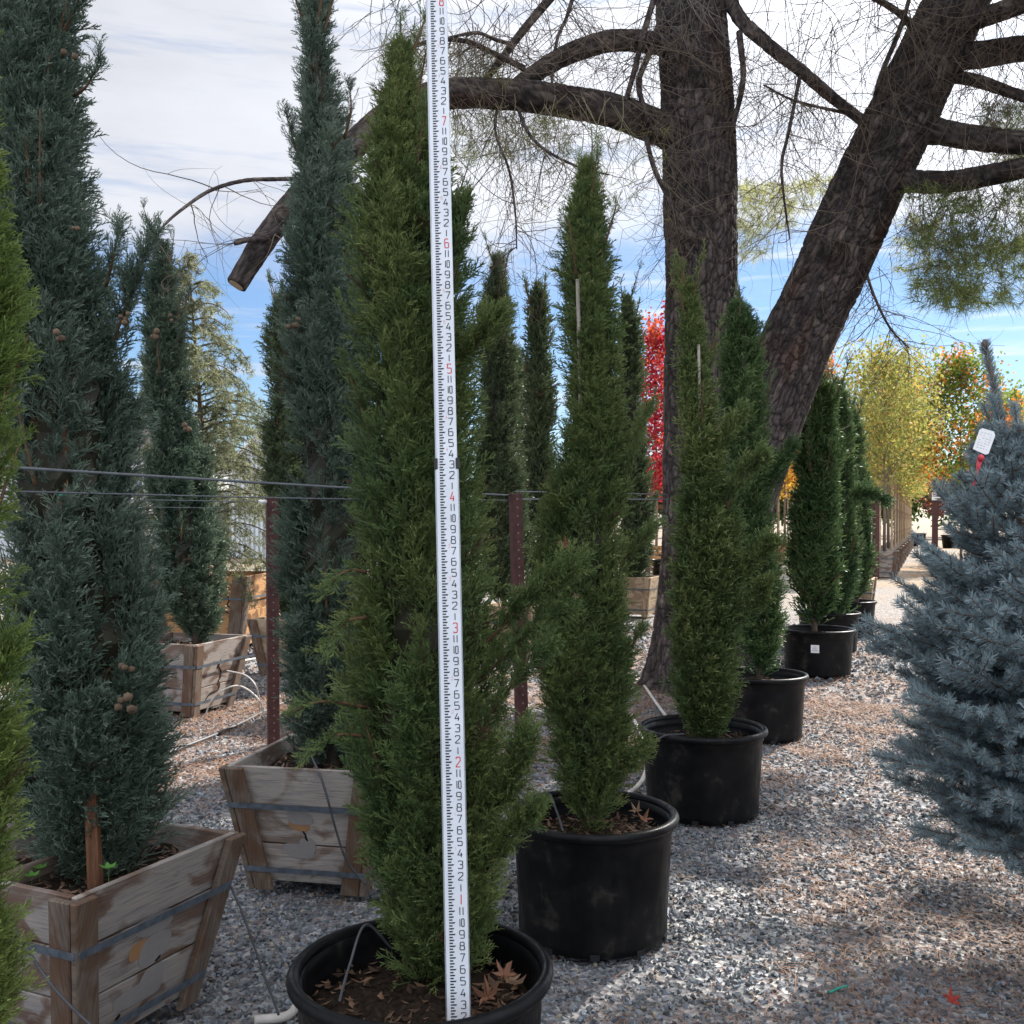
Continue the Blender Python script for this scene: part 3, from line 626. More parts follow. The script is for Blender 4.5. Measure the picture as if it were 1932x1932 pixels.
# ---------------------------------------------------------------- timber tree boxes
def grain(o, u):                       # grain coordinates: x along the board, y across it, z per board
    a = o.data.attributes.new('Grain', 'FLOAT_VECTOR', 'POINT'); a.data.foreach_set('vector', np.asarray(u, np.float32).ravel())
def timber_box(cx, cy, yaw, wt, wb, h, label, wood, seed, planks=3, straps=True, batten_m=None, detail=True, z0=0.0, group='timber tree boxes'):
    r_ = np.random.default_rng(seed); root = empty('timber_box', (cx, cy, z0), label, 'planter box', group)
    e1 = np.array([math.cos(yaw), math.sin(yaw), 0]); e2 = np.array([-math.sin(yaw), math.cos(yaw), 0]); c0 = np.array([cx, cy, z0]); up = np.array([0, 0, 1.])
    hw = lambda z: (wb + (wt-wb)*z/h)/2
    bm_ = batten_m or M_BATTEN; T = .02; rows = np.linspace(.05, h, planks+1)
    for s, (n_, t_) in enumerate(((e1, e2), (-e1, -e2), (e2, -e1), (-e2, e1))):
        g = Geo(); gr = []
        full = s < 2                   # two sides run the full width, the others butt between them
        for k in range(planks):
            za, zb_ = rows[k] + (.0025 if k else 0), rows[k+1] - .0025; d_ = 0.0
            V = []
            for z in (za, zb_):
                ww = hw(z) - (0 if full else T+.0015)
                for w in (-1, 1):
                    for o_ in (0, 1): V.append(c0 + up*z + n_*(hw(z) - T*(1-o_) + d_*o_) + t_*ww*w)
            V = np.array(V)            # order z, w, o
            Fb = np.array([[0,1,3,2],[4,6,7,5],[0,4,5,1],[2,3,7,6],[0,2,6,4],[1,5,7,3]]); g.add(V, Fb)
            rel = V - c0; gr += [(q @ t_ + 7.3*k + 3.1*s, q[2] + .9*k, 5.7*k + 2.3*s) for q in rel]
        o = g.build('side_panel', wood, root); grain(o, gr); bevel_obj(o, .003, 1)
        for w in (-1, 1):              # battens nailed outside each end of the panel
            za, zb_ = .015, h - .008; bw = .075*wt/.62; V = []
            for z in (za, zb_):
                for x in (0, 1):
                    for o_ in (0, 1): V.append(c0 + up*z + n_*(hw(z) + .003 + .024*o_) + t_*w*(hw(z) + (.026 if full else .0) - bw*(1-x)))
            V = np.array(V); g = Geo().add(V, Fb); rel = V - c0
            o = g.build('batten', bm_, root); grain(o, [(q[2] + 2.1*s, q @ t_ + w, 9.1*s + w) for q in rel]); bevel_obj(o, .004, 1)
    if straps:
        for zf in (.20, .70):
            z = h*zf; V = []; Fq = []; rr_ = hw(z) + .0285; cc = .012
            cor = [(-rr_, -rr_), (rr_, -rr_), (rr_, rr_), (-rr_, rr_)]; pts = []
            for k in range(4):
                a, b = np.array(cor[k]), np.array(cor[(k+1) % 4]); d = (b-a)/np.linalg.norm(b-a); pts += [a + d*cc, b - d*cc]
            sl_ = (wt-wb)/2/h
            for p in pts:
                for zz, o_ in ((-.0115, 0), (.0115, 0), (.0115, 1), (-.0115, 1)):
                    f = (rr_ + sl_*zz + .0016*o_)/rr_; V.append(c0 + e1*p[0]*f + e2*p[1]*f + up*(z+zz))
            m_ = len(pts)
            for k in range(m_):
                k2 = (k+1) % m_
                for q in range(4): Fq.append([k*4+q, k2*4+q, k2*4+(q+1) % 4, k*4+(q+1) % 4])
            mesh('strap', np.array(V), np.array(Fq), M_STRAP, root)
    zs = h - .07*h/.53; k_ = hw(zs) - T - .003; nn = 24; uu = np.linspace(-k_, k_, nn)
    a, b = np.meshgrid(uu, uu, indexing='ij'); zz = zs + (fbm(a*14+seed, b*14, seed)-.5)*.05 + (fbm(a*55, b*55+seed, seed+1)-.5)*.02
    V = c0 + a[..., None]*e1 + b[..., None]*e2 + zz[..., None]*up; i, j = np.meshgrid(np.arange(nn-1), np.arange(nn-1), indexing='ij')
    mesh('soil', V.reshape(-1, 3), np.stack([i*nn+j, (i+1)*nn+j, (i+1)*nn+j+1, i*nn+j+1], -1).reshape(-1, 4), M_SOIL, root, smooth=True)
    if detail:
        g = Geo(); n_ = 420; P = c0 + r_.uniform(-k_, k_, (n_, 1))*e1 + r_.uniform(-k_, k_, (n_, 1))*e2 + up*zs + up*r_.uniform(.008, .03, (n_, 1))
        d1 = unit(r_.normal(size=(n_, 3))*np.array([1, 1, .25])); d2 = unit(np.cross(d1, up + r_.normal(0, .3, (n_, 3)))); l = r_.uniform(.005, .022, (n_, 1)); w = l*.3
        u = r_.random((n_, 1)); cc_ = np.array([.05, .028, .018])*(1-u) + np.array([.20, .125, .085])*u
        g.add(np.stack([P-d1*l, P-d2*w, P+d1*l, P+d2*w], 1).reshape(-1, 3), np.arange(n_*4).reshape(-1, 4), np.repeat(cc_, 4, 0)); g.build('mulch', M_LITTER, root)
    return root, dict(c0=c0, e1=e1, e2=e2, hw=hw, h=h)
def on_face(B, n_, t_, u, z, off=.004):  # point on an outer face: u across (-1..1 of the face), z height
    return B['c0'] + n_*(B['hw'](z) + off) + t_*u*B['hw'](z) + np.array([0, 0, z])
def patch(B, n_, t_, pts, m, root, name, off=.0016, th=.0012, label=None):
    pts = np.array(pts); c = pts.mean(0); V = np.array([on_face(B, n_, t_, u, z, off) for u, z in pts]); th = min(th, off-.0004); V0 = np.array([on_face(B, n_, t_, u, z, off-th) for u, z in pts]); k = len(pts)
    Fs = [np.arange(k)[None], np.array([[i, (i+1) % k, (i+1) % k + k, i+k] for i in range(k)])]
    o = mesh(name, np.vstack([V, V0]), Fs, m, root)
    return o
def blob(cu, cz, ru, rz, seed, n_=30, sq=3.0):
    r_ = np.random.default_rng(seed); a = np.linspace(0, 6.283, n_, endpoint=False); k = 1 + .07*np.sin(2*a+r_.uniform(0, 6)) + .05*np.sin(3*a+r_.uniform(0, 6))
    x = np.sign(np.cos(a))*np.abs(np.cos(a))**(2/sq); y = np.sign(np.sin(a))*np.abs(np.sin(a))**(2/sq); return [(cu+ru*1.15*q*x_, cz+rz*1.1*q*y_) for q, x_, y_ in zip(k, x, y)]
def squiggle(B, n_, t_, pts, w, root, name='brand_mark', m=M_CHAR):
    P = np.array([on_face(B, n_, t_, u, z, .0032) for u, z in pts]); P = catmull(P, len(P)*5); nn = len(P)
    lat = unit(np.cross(np.gradient(P, axis=0), n_)); ww = (w*np.clip(np.minimum(np.arange(nn), np.arange(nn)[::-1])/6+.35, .35, 1)*(.75+.5*vnoise(np.arange(nn)*.4, np.zeros(nn), 3)))[:, None]
    V = np.stack([P-lat*ww, P+lat*ww, P-lat*ww-n_*.001, P+lat*ww-n_*.001], 1).reshape(-1, 3); Fq = []
    for i in range(nn-1): Fq += [[i*4, i*4+4, i*4+5, i*4+1], [i*4, i*4+2, i*4+6, i*4+4], [i*4+1, i*4+5, i*4+7, i*4+3]]
    mesh(name, V, np.array(Fq), m, root)
yD = math.atan2(.40, .917)             # boxes in the fence row are turned to the row
YAW1 = -yD
b1, B1 = timber_box(-1.276, 3.053, YAW1 - .02, .62, .40, .53, 'weathered grey timber box nearest the camera at lower left, dark corner post', M_WOODS[0], 41)
b2, B2 = timber_box(-.775, 4.33, -.20, .62, .43, .53, 'silvered timber box behind the near pot, with grey paint blotches', M_WOODS[1], 42)
for (root, B, n_, t_, sh) in ((b1, B1, B1['e1'], B1['e2'], 0), (b2, B2, -B2['e2'], B2['e1'], 1)):  # flat redaction blots over the lettering, added as raised patches on the boards
    if sh == 0:
        patch(B, n_, t_, blob(.02, .345, .24, .028, 1), M_GREYBLOT, root, 'redaction_blot'); patch(B, n_, t_, blob(-.12, .283, .16, .026, 2), M_TANBLOT, root, 'redaction_blot', .0010)
        patch(B, n_, t_, blob(.08, .265, .20, .045, 3, sq=2.4), M_GREYBLOT, root, 'redaction_blot'); patch(B, n_, t_, blob(.12, .180, .18, .026, 4), M_GREYBLOT, root, 'redaction_blot', .0024); patch(B, n_, t_, blob(-.06, .145, .38, .026, 5), M_GREYBLOT, root, 'redaction_blot')
        squiggle(B, n_, t_, [(.12, .222), (.16, .226), (.2, .234)], .004, root); squiggle(B, n_, t_, [(-.44, .10), (-.40, .104), (-.36, .112)], .005, root)
    else:
        patch(B, n_, t_, blob(-.05, .325, .17, .028, 6), M_GREYBLOT, root, 'redaction_blot', .0024); patch(B, n_, t_, blob(-.06, .296, .15, .024, 7), M_TANBLOT, root, 'redaction_blot', .0010)
        patch(B, n_, t_, blob(-.10, .185, .22, .030, 8), M_GREYBLOT, root, 'redaction_blot'); patch(B, n_, t_, blob(.04, .205, .12, .030, 9), M_GREYBLOT, root, 'redaction_blot', .0024)
        squiggle(B, n_, t_, [(-.02, .270), (.02, .255), (.03, .240), (.06, .228)], .004, root)
b3, B3 = timber_box(-2.60, 8.10, YAW1 + .12, .72, .50, .58, 'grey box with a black squiggle mark, left, behind the near box', M_WOODS[0], 43)
squiggle(B3, B3['e1'], B3['e2'], [(-.05, .40), (.0, .37), (.12, .33), (.16, .28), (.10, .25), (.18, .22), (.16, .18), (-.05, .17), (-.25, .16), (-.42, .12)], .006, b3)
patch(B3, B3['e1'], B3['e2'], [(-.10, .36), (.05, .43), (.03, .37), (-.04, .355)], M_CHAR, b3, 'brand_mark')
b4, B4 = timber_box(-3.58, 12.3, -.08, 1.2, .95, .88, 'large brown plywood box under the pale drooping cedar', M_WOODS[2], 44, planks=2)
squiggle(B4, -B4['e2'], B4['e1'], [(.62, .78), (.58, .70), (.64, .66), (.70, .60), (.66, .55), (.74, .50), (.72, .45), (.60, .47), (.50, .44), (.44, .40)], .007, b4)
b5, B5 = timber_box(-2.12, 10.1, YAW1, .64, .46, .56, 'brown box partly hidden by the left rusty fence post', M_WOODS[3], 45, detail=False)
b5b, _ = timber_box(-1.28, 7.85, YAW1 + .1, .62, .44, .54, 'grey box mostly hidden behind the tall blue green cypress', M_WOODS[0], 46, detail=False)
b6, _ = timber_box(0.02, 11.4, YAW1 - .05, .64, .48, .58, 'pale box glimpsed between the rod tree and the second pot tree', M_WOODS[3], 47, detail=False)
b8, B8 = timber_box(1.97, 16.2, YAW1 - .05, .66, .50, .64, 'pale timber box left of the pine trunk base', M_WOODS[3], 48, detail=False, batten_m=M_WOODS[3])
b7, _ = timber_box(.40, 15.2, YAW1, .64, .48, .58, 'timber box behind the second potted cypress', M_WOODS[3], 49, detail=False)
b9, _ = timber_box(4.95, 15.0, YAW1, .66, .50, .68, 'pale timber box right behind the last black pot', M_WOODS[3], 50, detail=False, batten_m=M_WOODS[3])
# boards laid in the near box, and its two stakes
for nm, a, b, lab in (('timber_board', B1['c0'] + B1['e1']*-.02 - B1['e2']*.26 + np.array([0, 0, .505]), B1['c0'] - B1['e1']*.01 + B1['e2']*.02 + np.array([0, 0, .515]), 'brown board lying across the soil of the near box'),
                      ('timber_board', B1['c0'] - B1['e1']*.02 + B1['e2']*.10 + np.array([0, 0, .50]), B1['c0'] + B1['e1']*.02 + B1['e2']*.27 + np.array([0, 0, .52]), 'short pale board at the far end of the near box')):
    o = mesh(nm, box_pts(a, b, B1['e1']*.010, np.array([0, 0, .024])), CUBE_F, M_BATTEN if 'brown' in lab else M_WOODS[3]); tag(o, lab, 'board'); bevel_obj(o, .003, 1)
    d = unit(b-a); grain(o, [((np.array(v.co)-a) @ d, v.co[2]*1., 1.) for v in o.data.vertices])
def sq_stake(a, b, w, label, m=M_STAKE):
    a, b = np.array(a), np.array(b); d = unit(b-a); ux = unit(np.cross(d, [0, 1, 0])); uy = np.cross(d, ux)
    o = mesh('tree_stake', box_pts(a, b, ux*w/2, uy*w/2), CUBE_F, m); tag(o, label, 'stake'); grain(o, [((np.array(v.co)-a) @ d, np.array(v.co) @ ux, np.array(v.co) @ uy) for v in o.data.vertices]); bevel_obj(o, .003, 1); return o
sq_stake(W(182, 1715, 2.86), W(162, 1250, 2.97), .034, 'brown wooden stake at the foot of the big left cypress')
s2 = sq_stake(W(140, 1420, 2.93), W(118, 800, 2.97), .028, 'brown stake showing high in the big left cypress, green tie round it')
tv, tf = tube(np.array([W(124, 936, 2.957), W(124, 932, 2.957)]), [.021, .021], 10); mesh('tie', tv, tf, M_GREENTIE, s2)

# ---------------------------------------------------------------- boxed cypresses of the rows behind
GB = 'blue green cypresses in timber boxes'
CABA = [W(20, 882, 2.62), W(690, 922, 4.02)]; CABB = [W(20, 927, 2.66), W(620, 941, 3.95)]
CON = lambda px, py, Y, r_=.016, n_=4: (W(px, py, Y), r_, n_)
cypress('cypress_tree', 'huge dark blue green cypress in the near timber box at left', GB, 3.05,
    [(1655, 100, 262), (1620, 60, 292), (1540, 36, 318), (1440, 20, 334), (1330, 10, 346), (1250, 5, 340), (1150, 0, 318), (1050, 0, 290), (960, 0, 262), (860, -5, 246), (740, -10, 244), (640, -14, 220), (540, -18, 196), (440, -25, 176), (340, -30, 158), (240, -36, 140), (120, -42, 128), (0, -50, 120), (-150, -40, 100), (-320, -10, 66), (-460, 20, 36)],
    8600, 0, .115, 'blue', 90, base=.44, seed=111, keep=clear([CABA, CABB], .012), trunk_r=.03, plume_len=(.10, .22),
    branches=[(BR((215, 640, 3.0), (240, 570, 2.95), (262, 510, 2.93), (290, 440, 2.92)), 105, .6, .022), (BR((200, 540, 3.0), (215, 480, 2.95), (222, 430, 2.95)), 40, .6, .015), (BR((140, 180, 3.0), (165, 160, 2.95), (190, 110, 2.92)), 26, .5, .008), (BR((120, 60, 3.0), (140, 20, 2.95), (158, -20, 2.92)), 40, .6, .015),
              (BR((240, 620, 3.0), (238, 570, 2.95), (243, 525, 2.92)), 60, .7, .015)],
    cones=[CON(232, 1265, 2.76, .014, 4), CON(225, 1330, 2.75, .017, 6), CON(108, 628, 2.84, .013, 3), CON(228, 598, 2.86, .012, 4), CON(133, 432, 2.83, .011, 2), CON(132, 92, 2.88, .014, 2)])
cypress('cypress_tree', 'tall blue green cypress in the silvered box, tip reaching the top edge', GB, 4.33,
    [(1440, 556, 700), (1360, 542, 712), (1290, 534, 722), (1200, 526, 730), (1080, 522, 735), (980, 534, 735), (880, 538, 732), (780, 528, 728), (680, 524, 722), (600, 526, 715), (520, 528, 705), (440, 546, 680), (370, 566, 668), (300, 566, 658), (220, 570, 644), (140, 568, 630), (70, 564, 626), (0, 572, 616), (-70, 584, 602), (-120, 590, 594)],
    7600, 0, .12, 'blue', 84, base=.44, seed=112, keep=clear([CABA, CABB], .012), trunk_r=.03, plume_len=(.10, .22),
    branches=[(BR((575, 330, 4.3), (555, 270, 4.25), (540, 215, 4.22)), 45, .6, .012), (BR((650, 260, 4.3), (662, 210, 4.25), (660, 165, 4.22)), 30, .5, .008)],
    cones=[CON(545, 612, 4.06, .016, 4), CON(560, 595, 4.06, .013, 2)])
cypress('cypress_tree', 'dark cypress in the box with the black squiggle mark', GB, 8.1,
    [(1215, 350, 400), (1180, 325, 415), (1120, 300, 423), (1040, 286, 420), (960, 280, 400), (880, 272, 390), (800, 266, 372), (720, 266, 358), (640, 268, 346), (560, 272, 334), (500, 290, 328), (452, 303, 311)],
    6200, 1, .15, 'dark', 80, base=.50, seed=113, trunk_r=.035, plume_len=(.09, .2),
    cones=[CON(352, 806, 7.75, .03, 4), CON(292, 628, 7.8, .03, 4), CON(318, 600, 7.8, .022, 2), CON(400, 1080, 7.8, .022, 2)])
cypress('cypress_tree', 'dark slim cypress showing just above the left rusty post', GB, 10.1,
    [(1180, 515, 600), (1100, 505, 610), (1000, 502, 612), (900, 500, 606), (780, 500, 596), (680, 502, 584), (620, 510, 572), (560, 528, 545)],
    4200, 1, .17, 'olive', 60, base=.50, seed=114)
cypress('cypress_tree', 'slender cypress against blue sky just right of the measuring rod', GB, 11.4,
    [(1135, 915, 990), (1060, 900, 1000), (960, 896, 1003), (860, 896, 996), (780, 898, 986), (700, 902, 976), (620, 908, 966), (560, 916, 958), (510, 928, 948), (475, 936, 941)],
    4600, 1, .19, 'olive', 65, base=.50, seed=115)
cypress('cypress_tree', 'thin cypress in the gap between the rod tree and second pot tree', GB, 15.2,
    [(1120, 985, 1055), (1000, 984, 1056), (880, 984, 1052), (780, 986, 1048), (690, 990, 1042), (610, 998, 1034), (535, 1012, 1018)],
    3200, 2, .26, 'olive', 55, base=.50, seed=116)
cypress('cypress_tree', 'narrow cypress in the pale box left of the pine trunk', GB, 16.2,
    [(1095, 1180, 1215), (1060, 1170, 1228), (980, 1166, 1232), (900, 1164, 1230), (800, 1164, 1222), (720, 1164, 1212), (640, 1168, 1202), (560, 1178, 1184)],
    3200, 2, .27, 'olive', 55, base=.56, seed=117)
cypress('cypress_tree', 'hazy small cypress tucked between the two slender sky cypresses', GB, 19.5,
    [(1080, 945, 1000), (950, 950, 1004), (820, 955, 1002), (740, 960, 995), (665, 972, 980)],
    1500, 2, .30, 'olive', 35, base=.0, seed=118)

# bright conifer at the left edge, close to the camera
cypress('arborvitae_bush', 'bright yellow green conifer at the very left edge, close up', None, 1.55,
    [(2150, -330, 14), (1950, -340, 40), (1800, -330, 24), (1600, -330, 14), (1450, -320, 18), (1330, -300, 30), (1250, -300, 36), (1150, -300, 10), (950, -300, 16), (760, -290, 24), (620, -280, 26), (520, -270, 14), (400, -255, 8), (300, -240, -2), (220, -225, -14), (60, -190, -60), (-80, -140, -100)],
    6500, 0, .070, 'bright', 90, base=.0, seed=121, core=.5, plume_len=(.07, .14))

# ---------------------------------------------------------------- fence posts and cables
def post_mesh(root, base, top, w):
    d = unit(top-base); ux = np.array([1., 0, 0]); ux = unit(ux - d*(ux@d)); uy = np.cross(d, ux); yaw = .35; a = ux*math.cos(yaw)+uy*math.sin(yaw); b = -ux*math.sin(yaw)+uy*math.cos(yaw)
    o = mesh('post', box_pts(base - d*.05, top, a*w/2, b*w/2), CUBE_F, M_RUST, root); bevel_obj(o, .004, 2)
    g = Geo(); L = np.linalg.norm(top-base); fn = b if b[1] < 0 else -b
    for k in range(int(L/.0254*.5)):
        p = base + d*(.06 + k*.0508); p = p + fn*(w/2+.0004); V, Fs = tube(np.array([p, p+fn*.0006]), [.0055, .0055], 8); g.add(V, Fs)
    g.build('punched_hole', M_HOLE, o)
    return o
fA = empty('wire_fence', G(985, 1455), 'rusty perforated post and cables running along the front box row', 'fence')
pA0, pA1 = G(987, 1456), W(972, 931, 6.14); post_mesh(fA, pA0, pA1, .066)
def cab(root, pts, r, sag=.0, m=M_CABLE):
    P = np.array(pts); P = catmull(P, 24); P[:, 2] -= sag*np.sin(np.linspace(0, math.pi, 24)); o = mesh('cable', *tube(P, r, 6), m, root, smooth=True); return o
c0_ = -2.28
def on_row(Y, c, z): return np.array([(c + .40*Y)/.917, Y, z])
cR = (pA1[0]*.917 - .40*pA1[1])
cab(fA, [CABA[0]*1.9-CABA[1]*.9, CABA[0], CABA[1], pA1 + np.array([-.035, 0, -.01])], .0042)
cab(fA, [CABB[0]*1.9-CABB[1]*.9, CABB[0], CABB[1], pA1 + np.array([-.035, 0, -.04])], .0024)
cab(fA, [pA1 + np.array([0, 0, .012]), W(1140, 930, 7.7), W(1262, 933, 9.1)], .0035)
cab(fA, [pA1 - np.array([0, 0, .035]), W(1140, 942, 7.7), W(1262, 942, 9.1)], .0045)
fB = empty('wire_fence', G(516, 1405), 'rusty brown post and thin cables between the left boxes', 'fence')
pB1 = W(513, 938, 6.72); post_mesh(fB, G(516, 1406), pB1, .076)
cB = pB1[0]*.917 - .40*pB1[1]
cab(fB, [on_row(2.6, cB, 1.60), on_row(4.6, cB, 1.61), on_row(6.72, cB, 1.63)], .0025)
cab(fB, [on_row(2.6, cB, 1.57), on_row(4.6, cB, 1.575), on_row(6.72, cB, 1.585)], .0018)
gi = Geo(); V, Fs = tube(np.array([on_row(6.60, cB, 1.628), on_row(6.66, cB, 1.629)]), [.012, .012], 8); gi.add(V, Fs); gi.build('insulator', M_WHITE, fB, smooth=True)

# ---------------------------------------------------------------- the measuring rod
rod = empty('measuring_rod', ROD_A, 'white measuring rod with black inch numerals and red foot numerals', 'measuring rod')
JOINT = 51.6
def bar(name, i0, i1, hw, d0, d1, m):
    a, b = rod_p(i0) + rn*(d0+d1)/2, rod_p(i1) + rn*(d0+d1)/2; o = mesh(name, box_pts(a, b, rx*hw, rn*(d1-d0)/2), CUBE_F, m, rod); bevel_obj(o, .0015, 2); return o
HWL, HWU = .0252, .0240
bar('lower_section', 1.2, JOINT-1.0, HWL, -.020, 0, M_ROD); bar('upper_section', JOINT-1.0, 101, HWU, -.019, -.0015, M_ROD)
bar('edge_trim', 1.2, JOINT-1.0, .0016, -.019, -.001, M_ALU).location += Vector(-rx*(HWL+.0014)); bar('edge_trim', 1.2, JOINT-1.0, .0012, -.019, -.001, M_ALU).location += Vector(rx*(HWL+.001))
bar('edge_trim', JOINT-1.0, 101, .0016, -.018, -.0025, M_ALU).location += Vector(-rx*(HWU+.0014))
for s in (-1, 1):
    o = bar('clip', JOINT-1.02, JOINT+.0, .0042, -.021, .0022, M_CLIP); o.location += Vector(rx*s*(HWU+.0012))
GLY = {'0': [[(.5, 1), (.15, 1), (0, .9), (0, .1), (.15, 0), (.85, 0), (1, .1), (1, .9), (.85, 1), (.5, 1)]], '1': [[(.5, 0), (.5, 1)]],
       '2': [[(0, .80), (0, .92), (.12, 1), (.86, 1), (1, .9), (1, .64), (0, .10), (0, 0), (1, 0)]],
       '3': [[(0, .9), (.14, 1), (.86, 1), (1, .9), (1, .62), (.86, .53), (.38, .53)], [(.80, .53), (1, .42), (1, .1), (.86, 0), (.14, 0), (0, .1)]],
       '4': [[(.58, 1), (0, .28), (1, .28)], [(.74, .58), (.74, 0)]],
       '5': [[(.96, 1), (0, 1), (0, .56), (.86, .56), (1, .46), (1, .1), (.86, 0), (.14, 0), (0, .1)]],
       '6': [[(.9, 1), (.14, 1), (0, .9), (0, .1), (.14, 0), (.86, 0), (1, .1), (1, .48), (.86, .58), (.06, .58)]],
       '7': [[(0, 1), (1, 1), (.34, 0)]],
       '8': [[(.5, 1), (.2, 1), (.06, .9), (.06, .64), (.2, .54), (.8, .54), (.94, .64), (.94, .9), (.8, 1), (.5, 1)], [(.2, .54), (0, .42), (0, .1), (.14, 0), (.86, 0), (1, .1), (1, .42), (.8, .54)]],
       '9': [[(.1, 0), (.86, 0), (1, .1), (1, .9), (.86, 1), (.14, 1), (0, .9), (0, .52), (.14, .42), (.94, .42)]]}
def ribbon(g, pts, w, d0):             # mitred strip in rod coordinates (x across metres, inch along)
    P = np.array(pts, float); n_ = len(P); closed = np.allclose(P[0], P[-1]); V = []
    for i in range(n_):
        a = P[i-1] if i > 0 else (P[-2] if closed else None); b = P[i+1] if i < n_-1 else (P[1] if closed else None)
        d1 = unit(P[i]-a) if a is not None else None; d2 = unit(b-P[i]) if b is not None else None
        d1 = d2 if d1 is None else d1; d2 = d1 if d2 is None else d2
        nn = unit(np.array([-(d1+d2)[1], (d1+d2)[0]])); m_ = w/2/max(.45, nn @ np.array([-d1[1], d1[0]])); V += [P[i]-nn*m_, P[i]+nn*m_]
    V = np.array(V); q = np.arange(n_-1)[:, None]*2
    W3 = ROD_A + V[:, :1]*rx + (V[:, 1:2]-2*IN)*ra + rn*d0
    g.add(W3, q + np.array([0, 1, 3, 2]))
def glyph(g, ch, x, inch, w, h, sw, d):
    for k, pl_ in enumerate(GLY[ch]): ribbon(g, [(x + (u-.5)*w, inch*IN + (v-.5)*h) for u, v in pl_], sw, d + .00012*k)
gk, gr, gs, gt = Geo(), Geo(), Geo(), Geo()
dp = lambda i: .0006 if i < JOINT-1.0 else -.0009
XC = .0118
for i in range(2, 101):
    gk, gr, gs = Geo(), Geo(), Geo()
    f, r_ = divmod(i, 12); h = .66*IN; sc = 1.0 if i < JOINT else .95
    if r_ == 0: glyph(gr, str(f), XC*sc, i, .36*IN, .86*IN, .085*IN, dp(i))
    elif r_ == 1: glyph(gk, '1', XC*sc, i, .3*IN, .60*IN, .075*IN, dp(i))
    elif r_ == 10: glyph(gk, '1', (XC-.0040)*sc, i, .3*IN, h, .075*IN, dp(i)); glyph(gk, '0', (XC+.0026)*sc, i, .22*IN, h, .075*IN, dp(i))
    elif r_ == 11: glyph(gk, '1', (XC-.0036)*sc, i, .3*IN, h, .075*IN, dp(i)); glyph(gk, '1', (XC+.0036)*sc, i, .3*IN, h, .075*IN, dp(i))
    else: glyph(gk, str(r_), XC*sc, i, .40*IN, h, .075*IN, dp(i))
    if r_ in (4, 7) : glyph(gs, str(f+0), (XC-.0100)*sc, i+.45, .15*IN, .30*IN, .030*IN, dp(i)) if f else None
    for g_, nm_, m_ in ((gk, 'inch_numeral', M_INK), (gr, 'foot_numeral', M_REDINK), (gs, 'small_foot_numeral', M_PALERED)):
        if g_.n: g_.build(nm_, m_, rod)
for k in range(int(1.5*4), 101*4):
    inch = k/4; q = k % 4; x0 = -.0165 if inch < JOINT else -.0155; l = {0: .0118, 2: .0098, 1: .0078, 3: .0078}[q]; hh = .060; d = dp(inch)
    tipx = .0028 if q == 0 else (.0015 if q == 2 else 0.)
    pts = [(x0, inch-hh), (x0+l, inch-hh), (x0+l+tipx, inch+hh), (x0, inch+hh)]
    gt.add(np.array([ROD_A + x*rx + ra*(y-2)*IN + rn*d for x, y in pts]), np.array([[0, 1, 2, 3]]))
gt.build('tick_scale', M_INK, rod)

